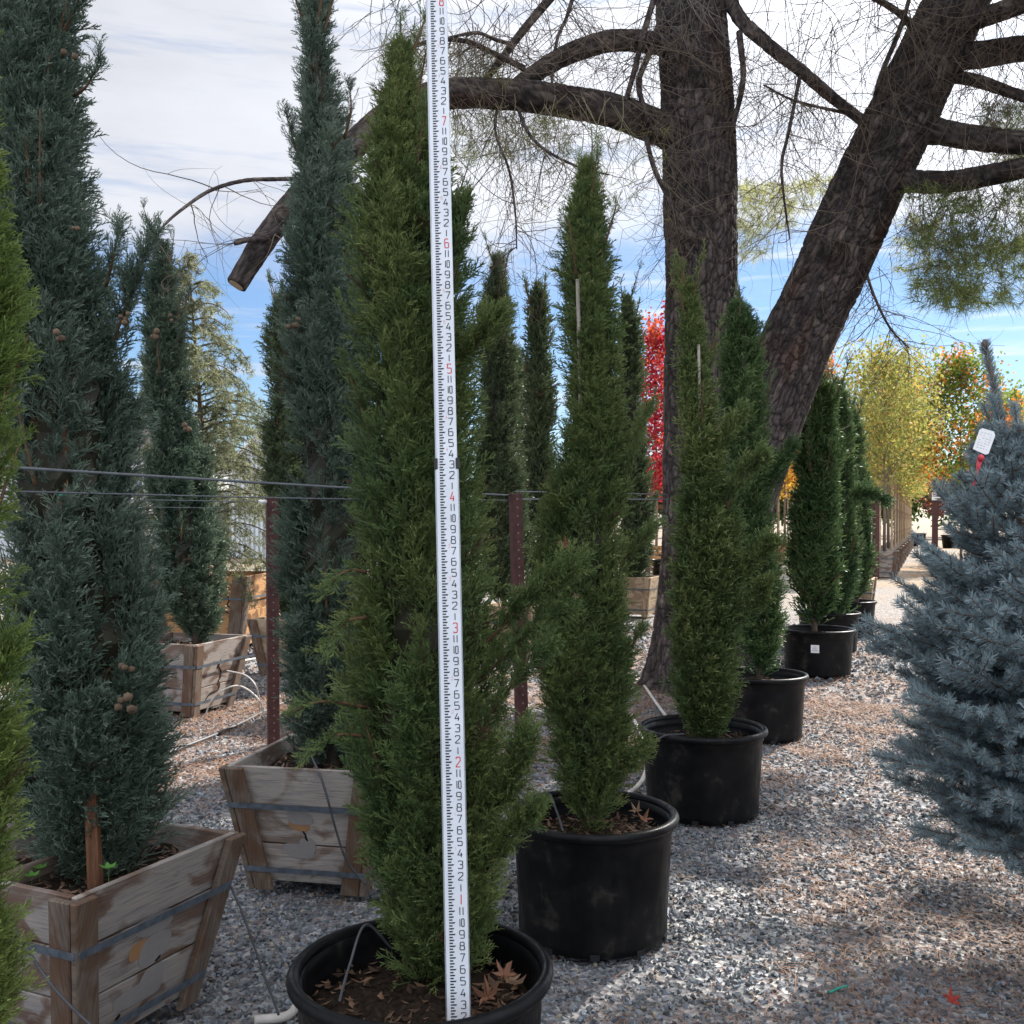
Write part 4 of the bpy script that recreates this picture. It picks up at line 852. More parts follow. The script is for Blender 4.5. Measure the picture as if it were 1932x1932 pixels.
# ---------------------------------------------------------------- the pines
def bark_tube(name, pts, radii, n, m, cell, root, amp=.022, tone=1.0, flare=None, seed=0):
    P = catmull(np.array(pts), m); rad = np.interp(np.linspace(0, 1, m), np.linspace(0, 1, len(radii)), radii)
    T, A, B = frames(P); s = np.concatenate([[0], np.cumsum(np.linalg.norm(np.diff(P, axis=0), axis=1))])
    th = np.arange(n)*2*math.pi/n; U, S = np.meshgrid(th/(2*math.pi), s); per = max(6, round(2*math.pi*np.mean(radii)/cell))
    u = U*per; v = S/(cell*3.1)
    cth, sth = np.cos(U*2*math.pi)*np.mean(radii), np.sin(U*2*math.pi)*np.mean(radii)
    nz_ = lambda f, fs, k: .5*(fbm(cth*f+seed, S*fs, k) + fbm(sth*f+3, S*fs+seed, k+20))*1.0
    uw = u + 2.2*(nz_(5, 2.6, 5)-.5)*2; vw = v + 2.0*(nz_(7, 3.0, 6)-.5)*2
    e, idd = cells(uw, vw, per); e2, id2 = cells(uw*2+.3, vw*2.2, per*2)
    fur = np.clip((np.abs(nz_(13, 2.3, 31)-.5)*2)*7.5, 0, 1)**.7; fl = nz_(24, 9, 41)
    plate = np.minimum(np.clip(e*3.0, 0, 1)**.6, .12+.88*fur); disp = amp*(plate*.75 + .35*idd*plate + .18*np.clip(e2*3, 0, 1) - .5) + .03*np.mean(radii)*(fbm(U*4, S*.8, 9)-.5)*4
    r2 = rad[:, None] + disp*np.clip(rad[:, None]/np.mean(radii), .4, 1.2)
    if flare is not None: r2 = r2*(1 + flare[0]*np.exp(-S/flare[1])*(.55+.45*np.sin(th*5+seed)[None]))
    V = P[:, None] + r2[..., None]*(np.cos(th)[None, :, None]*A[:, None] + np.sin(th)[None, :, None]*B[:, None])
    c_plate = np.array([.078, .064, .062]); c_pale = np.array([.175, .142, .122]); c_crack = np.array([.013, .010, .010]); c_red = np.array([.095, .045, .028])  # bark's own tones; the paler plates fall at random per cell
    w = (plate*(.35+.65*np.clip(e2*4, 0, 1)))[..., None]; cc = c_crack*(1-w) + (c_plate*(1-idd[..., None]**4) + c_pale*idd[..., None]**4)*w
    red = np.clip((fbm(U*7+seed, S*1.6, 17)-.60)*5, 0, 1)[..., None]; cc = cc*(1-red*.6) + c_red*red*.6*w + cc*0
    cc = cc*tone*.86*(.72+.35*id2[..., None]+.75*np.clip((fl-.42)*3, 0, .6)[..., None])
    i, j = np.meshgrid(np.arange(m-1), np.arange(n), indexing='ij'); j2 = (j+1) % n
    Fq = np.stack([i*n+j, i*n+j2, (i+1)*n+j2, (i+1)*n+j], -1).reshape(-1, 4)
    V = V.reshape(-1, 3); cc = cc.reshape(-1, 3)
    caps = [np.arange(n)[::-1][None], ((m-1)*n+np.arange(n))[None]]
    return mesh(name, V, [Fq]+caps, M_BARK, root, col=cc, smooth=True), P
YP = 9.3
pine1 = empty('pine_tree', G(1312, 1300), 'upright pine trunk with dark plated bark and long bare limbs', 'tree')
pine2 = empty('pine_tree', (1.91, 9.6, 0), 'pine with a thick trunk leaning to the right', 'tree')
k1 = YP/F
bark_tube('trunk', [W(1300, 1315, YP), W(1302, 1260, YP), W(1310, 1150, YP), W(1318, 1000, YP), W(1320, 850, YP), W(1322, 700, YP), W(1323, 500, YP), W(1318, 300, YP), W(1312, 150, YP), W(1302, 0, YP), W(1296, -200, YP), W(1300, -500, YP)],
          np.array([72, 70, 66, 64, 65, 66, 67, 67, 64, 62, 56, 44])*k1, 220, 800, .05, pine1, flare=(.55, .22), seed=1)
k2 = 9.5/F
bark_tube('trunk', [W(1350, 1300, 9.6), W(1354, 1220, 9.6), W(1368, 1080, 9.6), W(1400, 940, 9.55), W(1446, 800, 9.5), W(1502, 650, 9.5), W(1572, 500, 9.45), W(1632, 360, 9.4), W(1690, 240, 9.35), W(1748, 120, 9.3), W(1800, 10, 9.3), W(1850, -120, 9.3), W(1900, -320, 9.4)],
          np.array([78, 70, 64, 62, 64, 66, 66, 64, 62, 58, 56, 50, 38])*k2, 220, 840, .05, pine2, flare=(.5, .2), seed=4)
LIMBS = []
def limb(root, pts, rpx, amp=.010, tone=1.0, nn=None, seed=0, cut=False):
    P3 = [W(*p) for p in pts]; sc = np.mean([p[2] for p in pts])/F; rad = np.array(rpx)*sc; L = sum(np.linalg.norm(P3[i+1]-P3[i]) for i in range(len(P3)-1))
    m = max(24, int(L/.022)); n = nn or max(10, int(2*math.pi*np.mean(rad)/.02)); m = min(m, 260)
    o, P = bark_tube('limb', P3, rad, n, m, max(.03, np.mean(rad)*.55), root, amp=min(amp, np.mean(rad)*.22), tone=tone, seed=seed); LIMBS.append((root, P, rad)); return P
lim1 = limb(pine1, [(1290, 262, 9.3), (1240, 240, 9.2), (1160, 210, 9.0), (1060, 190, 8.8), (960, 178, 8.6), (860, 176, 8.4), (800, 186, 8.25), (740, 212, 8.1), (680, 262, 7.95), (620, 322, 7.8), (560, 378, 7.7), (500, 452, 7.6), (446, 538, 7.5)], [38, 34, 32, 30, 28, 27, 26, 25, 24, 23, 22, 20, 17], seed=2, amp=.012)
dcut = unit(lim1[-1]-lim1[-3]); cv, cf = tube(np.array([lim1[-1]+dcut*.001, lim1[-1]+dcut*.006]), [.056, .054], 20); mesh('cut_end', cv, cf, M_WOODS[3], pine1)
limb(pine1, [(1290, 95, 9.3), (1240, 82, 9.2), (1160, 76, 9.05), (1090, 95, 8.9), (1030, 125, 8.8), (980, 160, 8.7)], [24, 20, 19, 18, 16, 15], seed=3)
limb(pine1, [(575, 338, 7.75), (520, 338, 7.6), (460, 341, 7.4), (400, 358, 7.2), (350, 390, 7.0), (310, 425, 6.9), (285, 465, 6.8)], [4.2, 4, 3.6, 3.2, 2.8, 2.2, 1.6], tone=1.3, seed=4)
limb(pine1, [(540, 430, 7.6), (500, 448, 7.5), (470, 452, 7.45), (442, 459, 7.4)], [6, 5.5, 5, 4.5], seed=5)
limb(pine1, [(1370, -10, 9.2), (1400, 40, 9.1), (1450, 85, 9.0), (1500, 125, 9.0), (1560, 175, 9.05), (1610, 215, 9.15), (1650, 245, 9.3)], [14, 12, 11.5, 11, 10, 9.5, 9], seed=6, tone=1.2)
for pts, r_, s_ in (([(1790, 60, 9.3), (1840, 38, 9.0), (1900, 18, 8.6), (1990, -10, 8.2)], [26, 18, 17, 15], 7), ([(1770, 105, 9.3), (1830, 105, 9.2), (1900, 96, 9.0), (2010, 80, 8.7)], [30, 24, 23, 20], 8),
                   ([(1780, 140, 9.3), (1840, 152, 9.1), (1900, 172, 8.9), (1990, 200, 8.6)], [13, 11, 10, 8], 9), ([(1720, 240, 9.35), (1780, 250, 9.2), (1850, 262, 9.0), (1940, 270, 8.7), (2040, 270, 8.4)], [30, 23, 22, 20, 17], 10),
                   ([(1660, 330, 9.35), (1720, 342, 9.2), (1800, 342, 9.0), (1870, 330, 8.8), (1940, 315, 8.5), (2050, 290, 8.2)], [29, 21, 20, 19, 18, 15], 11)):
    limb(pine2, pts, r_, seed=s_)
# bare hanging sub-limbs seen in the photo: thinner, olive-brown
for root, pts, r_ in ((pine1, [(1060, -30, 8.9), (985, 60, 8.8), (940, 120, 8.7), (905, 165, 8.65)], [9, 8, 7, 6]), (pine1, [(1085, -20, 8.9), (1070, 30, 8.85), (1050, 80, 8.8), (1040, 165, 8.75)], [4, 3.5, 3, 2.5]),
                      (pine1, [(1240, -20, 9.1), (1215, 60, 9.0), (1195, 140, 8.95), (1180, 190, 8.9)], [6, 5.5, 5, 4]), (pine1, [(1250, 30, 9.2), (1225, 100, 9.1), (1205, 160, 9.0), (1225, 230, 8.95)], [7, 6, 5, 4]),
                      (pine1, [(970, 85, 8.75), (935, 75, 8.6), (900, 62, 8.5), (850, 70, 8.4)], [4, 3.5, 3, 2.2]), (pine1, [(990, 130, 8.7), (930, 100, 8.6), (880, 78, 8.5), (820, 76, 8.3), (760, 95, 8.2)], [6, 5, 4.5, 4, 3]),
                      (pine1, [(940, 190, 8.6), (935, 250, 8.5), (960, 320, 8.45), (972, 400, 8.4), (975, 470, 8.4)], [3, 2.6, 2.2, 1.8, 1.2]), (pine1, [(975, 200, 8.6), (1000, 255, 8.5), (1040, 290, 8.45), (1100, 318, 8.4), (1150, 330, 8.4)], [3.4, 3, 2.6, 2, 1.2]),
                      (pine1, [(1215, 240, 9.1), (1235, 320, 8.95), (1275, 400, 8.85), (1310, 460, 8.8)], [5, 4.2, 3.4, 2.6]), (pine1, [(1395, 60, 9.1), (1402, 150, 9.0), (1385, 230, 9.0), (1382, 250, 9.05)], [6, 5, 4.4, 4]),
                      (pine1, [(1510, 140, 9.0), (1490, 240, 8.9), (1475, 310, 8.85), (1480, 380, 8.8), (1490, 450, 8.8)], [3.6, 3.2, 2.6, 2.0, 1.4]), (pine2, [(1730, 60, 9.2), (1690, 20, 9.0), (1620, -20, 8.8)], [8, 6, 5]),
                      (pine2, [(1640, 240, 9.3), (1660, 150, 9.1), (1700, 50, 8.9), (1720, -20, 8.8)], [5, 4.6, 4, 3.4]), (pine2, [(1630, 500, 9.4), (1650, 560, 9.2), (1680, 620, 9.1), (1715, 656, 9.05)], [3, 2.4, 2, 1.2]), (pine2, [(1600, 215, 9.2), (1500, 190, 9.0), (1440, 160, 8.9)], [3, 2.2, 1.5])):
    limb(root, pts, r_, amp=.003, tone=1.25, nn=8)
# fine dead twigs: many drooping, curling strands
def twig_strands(g, starts, dirs, L, r_, seg=9, droop=.35, curl=.9, colr=(.13, .10, .075), seed=0, tips=None):
    q = np.random.default_rng(seed); n_ = len(starts); p = np.array(starts, float); d = unit(np.array(dirs, float)); L = np.broadcast_to(L, n_); step = (L/seg)[:, None]
    ax = unit(q.normal(size=(n_, 3))); path = [p.copy()]; w = q.normal(0, curl/seg*2.0, (n_, 1))
    for s in range(seg):
        d = unit(d + w*np.cross(ax, d) + q.normal(0, .10, (n_, 3)) + np.array([0, 0, -droop/seg*(1 if s < seg*.6 else -.9)])); p = p + d*step; path.append(p.copy())
    Pth = np.stack(path, 1); T = np.gradient(Pth, axis=1); A = unit(np.cross(T, np.array([.2, .9, .3]))); B = unit(np.cross(T, A))
    rr_ = (np.broadcast_to(r_, n_)[:, None]*np.linspace(1, .35, seg+1))[..., None]
    ring = np.stack([Pth + A*rr_, Pth - A*rr_*.5 + B*rr_*.87, Pth - A*rr_*.5 - B*rr_*.87], 2)
    V = ring.reshape(-1, 3); base = np.arange(n_)[:, None]*((seg+1)*3); Fq = []
    for s in range(seg):
        for k in range(3): k2 = (k+1) % 3; Fq.append(base + np.array([s*3+k, s*3+k2, s*3+3+k2, s*3+3+k]))
    g.add(V, np.concatenate(Fq), np.repeat(np.array(colr)*q.uniform(.7, 1.35, (n_, 1)), (seg+1)*3, 0)); return Pth
def needle_tufts(g, C0, D0, n_per, L, w, cols, seed, spread=.75):
    q = np.random.default_rng(seed); n_ = len(C0)*n_per; c = np.repeat(C0, n_per, 0) + 0; d0 = np.repeat(unit(D0), n_per, 0)
    d = unit(d0*.75 + q.normal(0, spread, (n_, 3))); c = c + d0*q.uniform(-.5, .35, (n_, 1))*L; l = L*q.uniform(.6, 1.1, (n_, 1))
    lat = unit(np.cross(d, q.normal(size=(n_, 3))))*w/2; e = c + d*l + np.array([0, 0, -.12])*l
    V = np.stack([c-lat, c+lat, e], 1).reshape(-1, 3); u = q.random((n_, 1)); cc = np.array(cols[0])*(1-u) + np.array(cols[1])*u
    tuft = np.repeat(q.uniform(.7, 1.25, (len(C0), 1)), n_per, 0)
    g.add(V, np.arange(n_*3).reshape(-1, 3), np.repeat(cc*tuft, 3, 0))
q = np.random.default_rng(55)
gtw = {id(pine1): Geo(), id(pine2): Geo()}; gnd = {id(pine1): Geo(), id(pine2): Geo()}
def region_pts(n_, x0, x1, y0, y1, Y0, Y1): return np.array([W(a, b, c) for a, b, c in zip(q.uniform(x0, x1, n_), q.uniform(y0, y1, n_), q.uniform(Y0, Y1, n_))])
for root, P, rad in LIMBS:
    Lp = len(P); thin = np.mean(rad) < .035
    if P[0][2] > 3.5 and root is pine1 and np.mean(rad) > .05 and P[-1][0] < -1: idx = q.integers(0, int(Lp*.62), 80)
    else: idx = q.integers(int(Lp*.12), Lp, 42 if thin else 34)
    if P[-1][0] < -2.0 and np.mean(rad) < .03: idx = idx[:9]
    if P[-1][0] < -1.2 and np.mean(rad) > .05: idx = idx[:44]
    st_ = P[idx]; dr = q.normal(size=(len(idx), 3))*np.array([1, .7, .5]) + np.array([0, 0, -.6])
    pt = twig_strands(gtw[id(root)], st_, dr, q.uniform(.35, 1.1, len(idx)), q.uniform(.0022, .0052, len(idx)), 10, .6, .75, seed=int(q.integers(1e6)))
    k = q.integers(0, len(idx), len(idx)*3); s = q.integers(3, 10, len(k)); twig_strands(gtw[id(root)], pt[k, s], q.normal(size=(len(k), 3)) + np.array([0, 0, -.5]), q.uniform(.15, .5, len(k)), .0019, 7, .5, 1.0, seed=int(q.integers(1e6)))
def hang(root, n_, box, Lr, r_, cl=(.12, .092, .07), dz=-1.0, dx=0.0, sub=3):
    st_ = region_pts(n_, *box); pt = twig_strands(gtw[id(root)], st_, q.normal(size=(n_, 3))*np.array([.6, .5, .35]) + np.array([dx, 0, dz]), q.uniform(*Lr, n_), r_, 11, .25, .5, cl, seed=int(q.integers(1e6)))
    k = q.integers(0, n_, n_*sub); s = q.integers(3, 11, len(k)); twig_strands(gtw[id(root)], pt[k, s], q.normal(size=(len(k), 3)) + np.array([dx, 0, dz*.8]), q.uniform(.15, .55, len(k)), .0020, 8, .2, .85, cl, seed=int(q.integers(1e6)))
    return pt
hang(pine1, 38, (840, 1240, -60, 60, 8.4, 9.2), (.6, 1.4), .0045); hang(pine1, 36, (860, 1180, 170, 200, 8.3, 8.8), (.6, 1.5), .004, (.16, .14, .085))
hang(pine1, 34, (1385, 1700, -80, 60, 8.6, 9.3), (.6, 1.5), .0045); hang(pine1, 40, (1400, 1640, 60, 240, 8.7, 9.2), (.4, 1.1), .0038)
hang(pine1, 26, (1225, 1350, -60, 40, 8.7, 8.95), (.5, .95), .0035, (.17, .15, .14)); hang(pine1, 14, (700, 820, -60, 40, 8.2, 8.5), (.4, 1.0), .004)
hang(pine2, 34, (1790, 1960, -40, 300, 8.3, 9.0), (.4, 1.1), .004); hang(pine2, 44, (1700, 1960, 330, 420, 8.2, 9.1), (.5, 1.1), .0042)
hang(pine2, 12, (1610, 1680, 440, 520, 9.1, 9.4), (.4, .8), .004); hang(pine1, 20, (1240, 1300, 250, 420, 8.9, 9.2), (.4, 1.0), .0035)
NC1 = ((.22, .24, .07), (.46, .46, .17)); NC2 = ((.10, .14, .045), (.24, .28, .09))
def clump(root, n_, box, cols, per=26, L=.15, w=.0045, down=-.35):
    c = region_pts(n_, *box); needle_tufts(gnd[id(root)], c, q.normal(size=(n_, 3))*np.array([1, .8, .5]) + np.array([0, 0, down]), per, L, w, cols, int(q.integers(1e6)))
    twig_strands(gtw[id(root)], c, q.normal(size=(n_, 3)) + np.array([0, 0, .9]), .3, .0028, 5, -.1, .8, (.12, .10, .06), seed=int(q.integers(1e6)))
clump(pine1, 150, (850, 1080, 215, 300, 8.5, 9.2), NC1, 12); clump(pine1, 70, (980, 1260, 240, 420, 8.6, 9.2), NC1, 9); clump(pine1, 60, (845, 960, 90, 175, 8.4, 9.0), NC1, 12); clump(pine1, 40, (720, 800, 60, 140, 8.2, 8.6), NC1, 10)
clump(pine1, 130, (1392, 1500, 345, 430, 10.5, 12), NC1, 20); clump(pine1, 60, (1390, 1450, 420, 490, 10.5, 12), NC1, 16); clump(pine1, 70, (1490, 1590, 330, 400, 10.5, 12), NC1, 18)
clump(pine2, 210, (1715, 1960, 350, 480, 8.3, 9.6), NC2, 24, .15, .0055); clump(pine2, 190, (1725, 1970, 450, 575, 8.2, 9.6), NC2, 28, .16, .0058); clump(pine2, 60, (1690, 1780, 410, 510, 9.0, 10.2), NC1, 16, .15, .005); clump(pine2, 70, (1850, 1960, 190, 260, 9.3, 10), NC2, 26); clump(pine2, 70, (1870, 1960, 280, 330, 9.3, 10), NC1, 18); clump(pine2, 40, (1780, 1850, 540, 585, 8.6, 9.2), NC2, 26)
# the crowns above the frame: they throw the dappled shade over the yard
def crown(root, n_, c, rad, seed, per=48, L=.28, w=.020):
    qq = np.random.default_rng(seed); u = unit(qq.normal(size=(n_, 3)))*qq.random((n_, 1))**.4*np.array(rad) + np.array(c)
    den = fbm(u[:, 0]*.75+seed, u[:, 1]*.75, seed) + .3*(fbm(u[:, 2]*1.1, u[:, 0]*.9, seed+5)-.5); u = u[(den > .42) & (u[:, 2] > 1.75 + .535*u[:, 1])]
    t_ = u[:, 2:3]/sd.z; gp = u[:, :2] - np.array([sd.x, sd.y])*t_        # where each tuft would cast its shade
    for sx, sy, rx_, ry_, rot in GAPS:
        dx, dy = gp[:, 0]-sx, gp[:, 1]-sy; ca, sa = math.cos(rot), math.sin(rot); k_ = ((dx*ca+dy*sa)/rx_)**2 + ((-dx*sa+dy*ca)/ry_)**2 > 1; u = u[k_]; gp = gp[k_]
    needle_tufts(gnd[id(root)], u, qq.normal(size=u.shape)*np.array([1, 1, .4]), per, L, w, NC2, seed, .9)
    k = u[::6]; ctr = np.array(c) + (k-np.array(c))*.55 - np.array([0, 0, .5])
    twig_strands(gtw[id(root)], k, ctr-k, np.linalg.norm(ctr-k, axis=1), .012, 6, 0, .3, seed=seed+1)
GAPS = [(1.15, 4.45, .75, .30, .15), (.62, 4.0, .42, .22, .1), (1.42, 3.50, .5, .13, .1), (.78, 3.15, .35, .10, .1), (2.2, 5.6, .5, .25, .3), (-1.60, 5.75, .55, .55, 0), (-2.2, 7.2, .8, .35, 0), (-3.0, 10.6, 1.5, 1.2, 0),
        (.15, 6.3, .45, .8, 0), (2.5, 7.6, .7, .35, .3), (3.6, 10.6, 1.4, 1.6, 0), (1.2, 11.5, 2.2, 2.0, 0), (-.62, 3.55, .2, .12, 0)]
CROWNS = [(pine1, 4200, (2.6, 10.8, 9.0), (4.6, 4.4, 1.9), 71), (pine2, 6800, (7.6, 10.6, 9.0), (4.8, 4.6, 2.0), 72), (pine2, 1800, (5.4, 6.0, 6.6), (3.0, 2.0, 1.3), 73)]
for a in CROWNS: crown(*a)
for root, a, b, r_ in ((pine1, W(1300, -300, 9.3), (-.3, 9.0, 7.2), .07), (pine1, W(1300, -420, 9.3), (2.6, 10.6, 8.6), .06), (pine2, W(1880, -250, 9.35), (7.6, 10.4, 9.0), .09), (pine2, W(1870, -200, 9.3), (5.4, 6.6, 7.2), .07)):
    a, b = np.array(a), np.array(b); bark_tube('limb', [a, a*.6+b*.4+np.array([0, 0, .15]), b], [r_, r_*.8, r_*.35], 12, 60, .04, root, amp=.008)
for root in (pine1, pine2):
    gtw[id(root)].build('twig_mass', M_TWIG, root); gnd[id(root)].build('needle_foliage', M_PNEED, root)

# ---------------------------------------------------------------- blue spruce at right
sp = empty('spruce_tree', (1.92, 3.42, 0), 'silvery blue spruce filling the right edge, bare leader on top', 'tree')
q = np.random.default_rng(77)
ZT = W(1858, 648, 3.42)[2]
def spx(z): return np.interp(z, [0, .25, 1.0, 1.55, 1.69, ZT], [1.92, 1.89, 1.79, 1.69, 1.667, (1858-HX)*3.42/F])
shoots = []                            # (path points, needle density factor)
nzs = np.concatenate([np.linspace(.44, 1.25, 12), np.array([1.31, 1.38, 1.45, 1.53, 1.60, 1.66, 1.72])])
for z in nzs:
    rad = np.interp(z, [.42, .6, .85, 1.12, 1.24, 1.43, 1.56, 1.69, 1.82], [.50, .60, .62, .49, .42, .31, .22, .14, .06]); nb = 10 if z < 1.3 else 7; a0 = q.uniform(0, 6.28)
    for k in range(nb):
        a = a0 + k*6.283/nb + q.normal(0, .14); L = rad*q.uniform(.78, 1.15); el_ = np.interp(z, [.4, .8, 1.5, 1.8], [.02, .26, .58, .85]) + q.normal(0, .08)
        d = np.array([math.cos(a)*math.cos(el_), math.sin(a)*math.cos(el_), math.sin(el_)]); p0 = np.array([spx(z), 3.42, z])
        mid = p0 + d*L*.55 + np.array([0, 0, -.02*L]); end = p0 + d*L + np.array([0, 0, .05*L]); path = catmull([p0, mid, end], 10); shoots.append((path, 1))
        side = unit(np.cross(d, [0, 0, 1.])); ns_ = max(3, int(L/.062))
        for s in range(ns_):
            t = .22 + .70*(s + q.random()*.5)/ns_; sg = 1 if s % 2 else -1; pb = path[int(t*9)]; l2 = L*(.42*(1.12-t))*q.uniform(.8, 1.2) + .035
            d2 = unit(d*.75 + side*sg*.72 + np.array([0, 0, q.normal(.08, .18)])); e2 = pb + d2*l2; shoots.append((catmull([pb, pb + d2*l2*.5 + np.array([0, 0, -.01]), e2], 6), 1))
            if l2 > .16:
                for s3 in range(2): pb3 = pb + d2*l2*(.35+.3*s3); d3 = unit(d2*.8 + np.cross(d2, [0, 0, 1.])*(.7 if s3 else -.7) + np.array([0, 0, q.normal(.1, .15)])); shoots.append((catmull([pb3, pb3 + d3*.035, pb3 + d3*.075], 4), 1))
lead = np.array([[spx(z), 3.42, z] for z in np.linspace(1.55, ZT, 14)]); shoots.append((lead, 2.2))
for a in np.arange(7)*.9: zz_ = 1.60 + .03*(a % 2); shoots.append((catmull([np.array([spx(zz_), 3.42, zz_]), np.array([spx(zz_)+.045*math.cos(a), 3.42+.045*math.sin(a), zz_+.12]), np.array([spx(zz_)+.075*math.cos(a)-.02, 3.42+.075*math.sin(a), zz_+.27])], 6), 1.2))
for a in np.arange(5)*1.256: shoots.append((catmull([lead[0]+np.array([0, 0, .05]), lead[0] + np.array([.07*math.cos(a), .07*math.sin(a), .12]), lead[0] + np.array([.12*math.cos(a), .12*math.sin(a), .26])], 6), 1))
gN, gW_ = Geo(), Geo()
for path, dens in shoots:
    seg = np.linalg.norm(np.diff(path, axis=0), axis=1); L = seg.sum(); n_ = int(L*1500*dens); cum = np.concatenate([[0], np.cumsum(seg)])
    s = q.uniform(0.02*L, L, n_); P = np.stack([np.interp(s, cum, path[:, k]) for k in range(3)], -1); T = np.stack([np.interp(s, cum, unit(np.gradient(path, axis=0))[:, k]) for k in range(3)], -1); T = unit(T)
    o_ = unit(q.normal(size=(n_, 3)) + np.array([0, 0, .25])); o_ = unit(o_ - T*np.sum(o_*T, 1, keepdims=True)); d = unit(o_*1.0 + T*.62); l = q.uniform(.019, .029, (n_, 1))
    lat = unit(np.cross(d, q.normal(size=(n_, 3))))*.00125; tipc = P + d*l + T*l*.25
    V = np.stack([P-lat, P+lat, tipc+lat*.5, tipc-lat*.5], 1).reshape(-1, 3); u = np.clip(q.normal(.5, .28, (n_, 1)), 0, 1)
    c_ = np.array([.17, .23, .25])*(1-u) + np.array([.37, .455, .48])*u; gN.add(V, np.arange(n_*4).reshape(-1, 4), np.repeat(c_, 4, 0))
    V, Fs = tube(path, np.linspace(.0034, .0016, len(path)), 5); gW_.add(V, Fs, np.array([.17, .085, .05]))
gN.build('needle_foliage', M_NEEDLE, sp); gW_.build('branch_wood', M_TWIG, sp, smooth=True)
tzs = np.linspace(.0, ZT-.02, 24); V, Fs = tube(np.array([[spx(z), 3.42, z] for z in tzs]), np.interp(tzs, [0, 1.55, ZT], [.026, .013, .006]), 10); Geo().add(V, Fs, np.array([.16, .10, .07])).build('trunk', M_TWIG, sp, smooth=True)
gb = Geo(); V, Fs = tube(np.array([lead[-1]-np.array([0, 0, .02]), lead[-1], lead[-1]+np.array([0, 0, .014])]), [.009, .012, .004], 8); gb.add(V, Fs, np.array([.14, .08, .06])); gb.build('bud', M_TWIG, sp, smooth=True)
# plant tag with ribbon
tg = empty('plant_tag', W(1850, 842, 3.30), 'white plant tag with red ribbon tied to the blue spruce', 'tag')
tn = unit(np.array([-.15, -1, .1])); tu = unit(W(1862, 805, 3.3) - W(1845, 855, 3.3)); tu = unit(tu - tn*(tu@tn)); tr = np.cross(tu, tn); tr = tr if tr[0] > 0 else -tr; tcn_ = W(1857, 833, 3.30)
def tagpt(u, v, d=0): return tcn_ + tr*u + tu*v + tn*d
cor = [(-.026, -.034), (.016, -.04), (.024, -.034), (.026, .030), (.018, .04), (-.018, .04), (-.025, .032)]
V = np.array([tagpt(u, v, .0006) for u, v in cor] + [tagpt(u, v, -.0006) for u, v in cor]); k = len(cor); mesh('card', V, [np.arange(k)[None], np.arange(k)[::-1][None]+k, np.array([[i, (i+1) % k, (i+1) % k+k, i+k] for i in range(k)])], M_WHITE, tg)
g = Geo()
for r_ in range(7):
    for c in range(4):
        l = random.uniform(.003, .007); u0 = -.018 + c*.010; v0 = .026 - r_*.0085
        if random.random() < .8: g.add(np.array([tagpt(u0, v0, .001), tagpt(u0+l, v0, .001), tagpt(u0+l, v0+.0016, .001), tagpt(u0, v0+.0016, .001)]), np.array([[0, 1, 2, 3]]))
g.build('print', M_GREYINK, tg)
rb = catmull([W(1850, 862, 3.29), W(1846, 880, 3.285), W(1843, 896, 3.29), W(1836, 916, 3.28)], 14); lat = tr*.0085; tw = np.array([math.cos(i*.16) for i in range(14)])[:, None]
V = np.stack([rb-lat*tw, rb+lat*tw, rb+lat*tw-tn*.0008, rb-lat*tw-tn*.0008], 1).reshape(-1, 3); Fq = []
for i in range(13): Fq += [[i*4+a_, i*4+4+a_, i*4+4+(a_+1) % 4, i*4+(a_+1) % 4] for a_ in range(4)]
mesh('ribbon', V, np.array(Fq), M_RED, tg)
kv, kf = tube(np.array([W(1849, 858, 3.285), W(1851, 864, 3.285), W(1853, 870, 3.285)]), [.006, .011, .006], 8); mesh('knot', kv, kf, M_RED, tg, smooth=True)

# ---------------------------------------------------------------- pale cedar behind the left boxes
ced = empty('cedar_tree', W(376, 1100, 12.3) * np.array([1, 1, 0]) + np.array([0, 0, .8]), 'pale drooping cedar with layered boughs behind the left cypress', 'tree')
q = np.random.default_rng(88); cxx = lambda z: np.interp(z, [.8, 2.7, 4.78], [(376-HX)*12.3/F, (380-HX)*12.3/F, (353-HX)*12.3/F])
ZC = W(353, 468, 12.3)[2]; gN, gB = Geo(), Geo(); PP, DD = [], []
for z in np.linspace(.95, ZC-.12, 46):
    Lr = np.interp(z, [.9, 2.2, 3.2, 4.0, ZC], [1.1, .98, .70, .44, .05]); 
    for k in range(4 if z < 3.6 else 3):
        a = q.uniform(0, 6.283); L = Lr*q.uniform(.7, 1.2); d = np.array([math.cos(a), math.sin(a), 0]); p0 = np.array([cxx(z), 12.3, z])
        path = catmull([p0, p0 + d*L*.45 + np.array([0, 0, .12*L]), p0 + d*L*.85 + np.array([0, 0, -.02*L]), p0 + d*L*1.05 + np.array([0, 0, -.30*L])], 14)
        V, Fs = tube(path, np.linspace(.012, .003, 14), 4); gB.add(V, Fs, np.array([.12, .10, .07])); n_ = int(6 + L*42); ix = q.integers(2, 14, n_)
        PP.append(path[ix] + q.normal(0, .05, (n_, 3))*np.array([1, 1, .5]) - np.array([0, 0, 1])*np.abs(q.normal(0, .07, (n_, 1)))*L); DD.append(np.tile(d*.6 + np.array([0, 0, -.15]), (n_, 1)) + q.normal(0, .5, (n_, 3)))
PP, DD = np.vstack(PP), np.vstack(DD); needle_tufts(gN, PP, DD, 14, .085, .0085, ((.115, .135, .075), (.28, .29, .165)), 5, .8); gN.build('needle_foliage', M_PNEED, ced); gB.build('branch_wood', M_TWIG, ced)
zz = np.linspace(.75, ZC, 20); V, Fs = tube(np.array([[cxx(z), 12.3, z] for z in zz]), np.linspace(.05, .006, 20), 8); Geo().add(V, Fs, np.array([.12, .10, .08])).build('trunk', M_TWIG, ced, smooth=True)

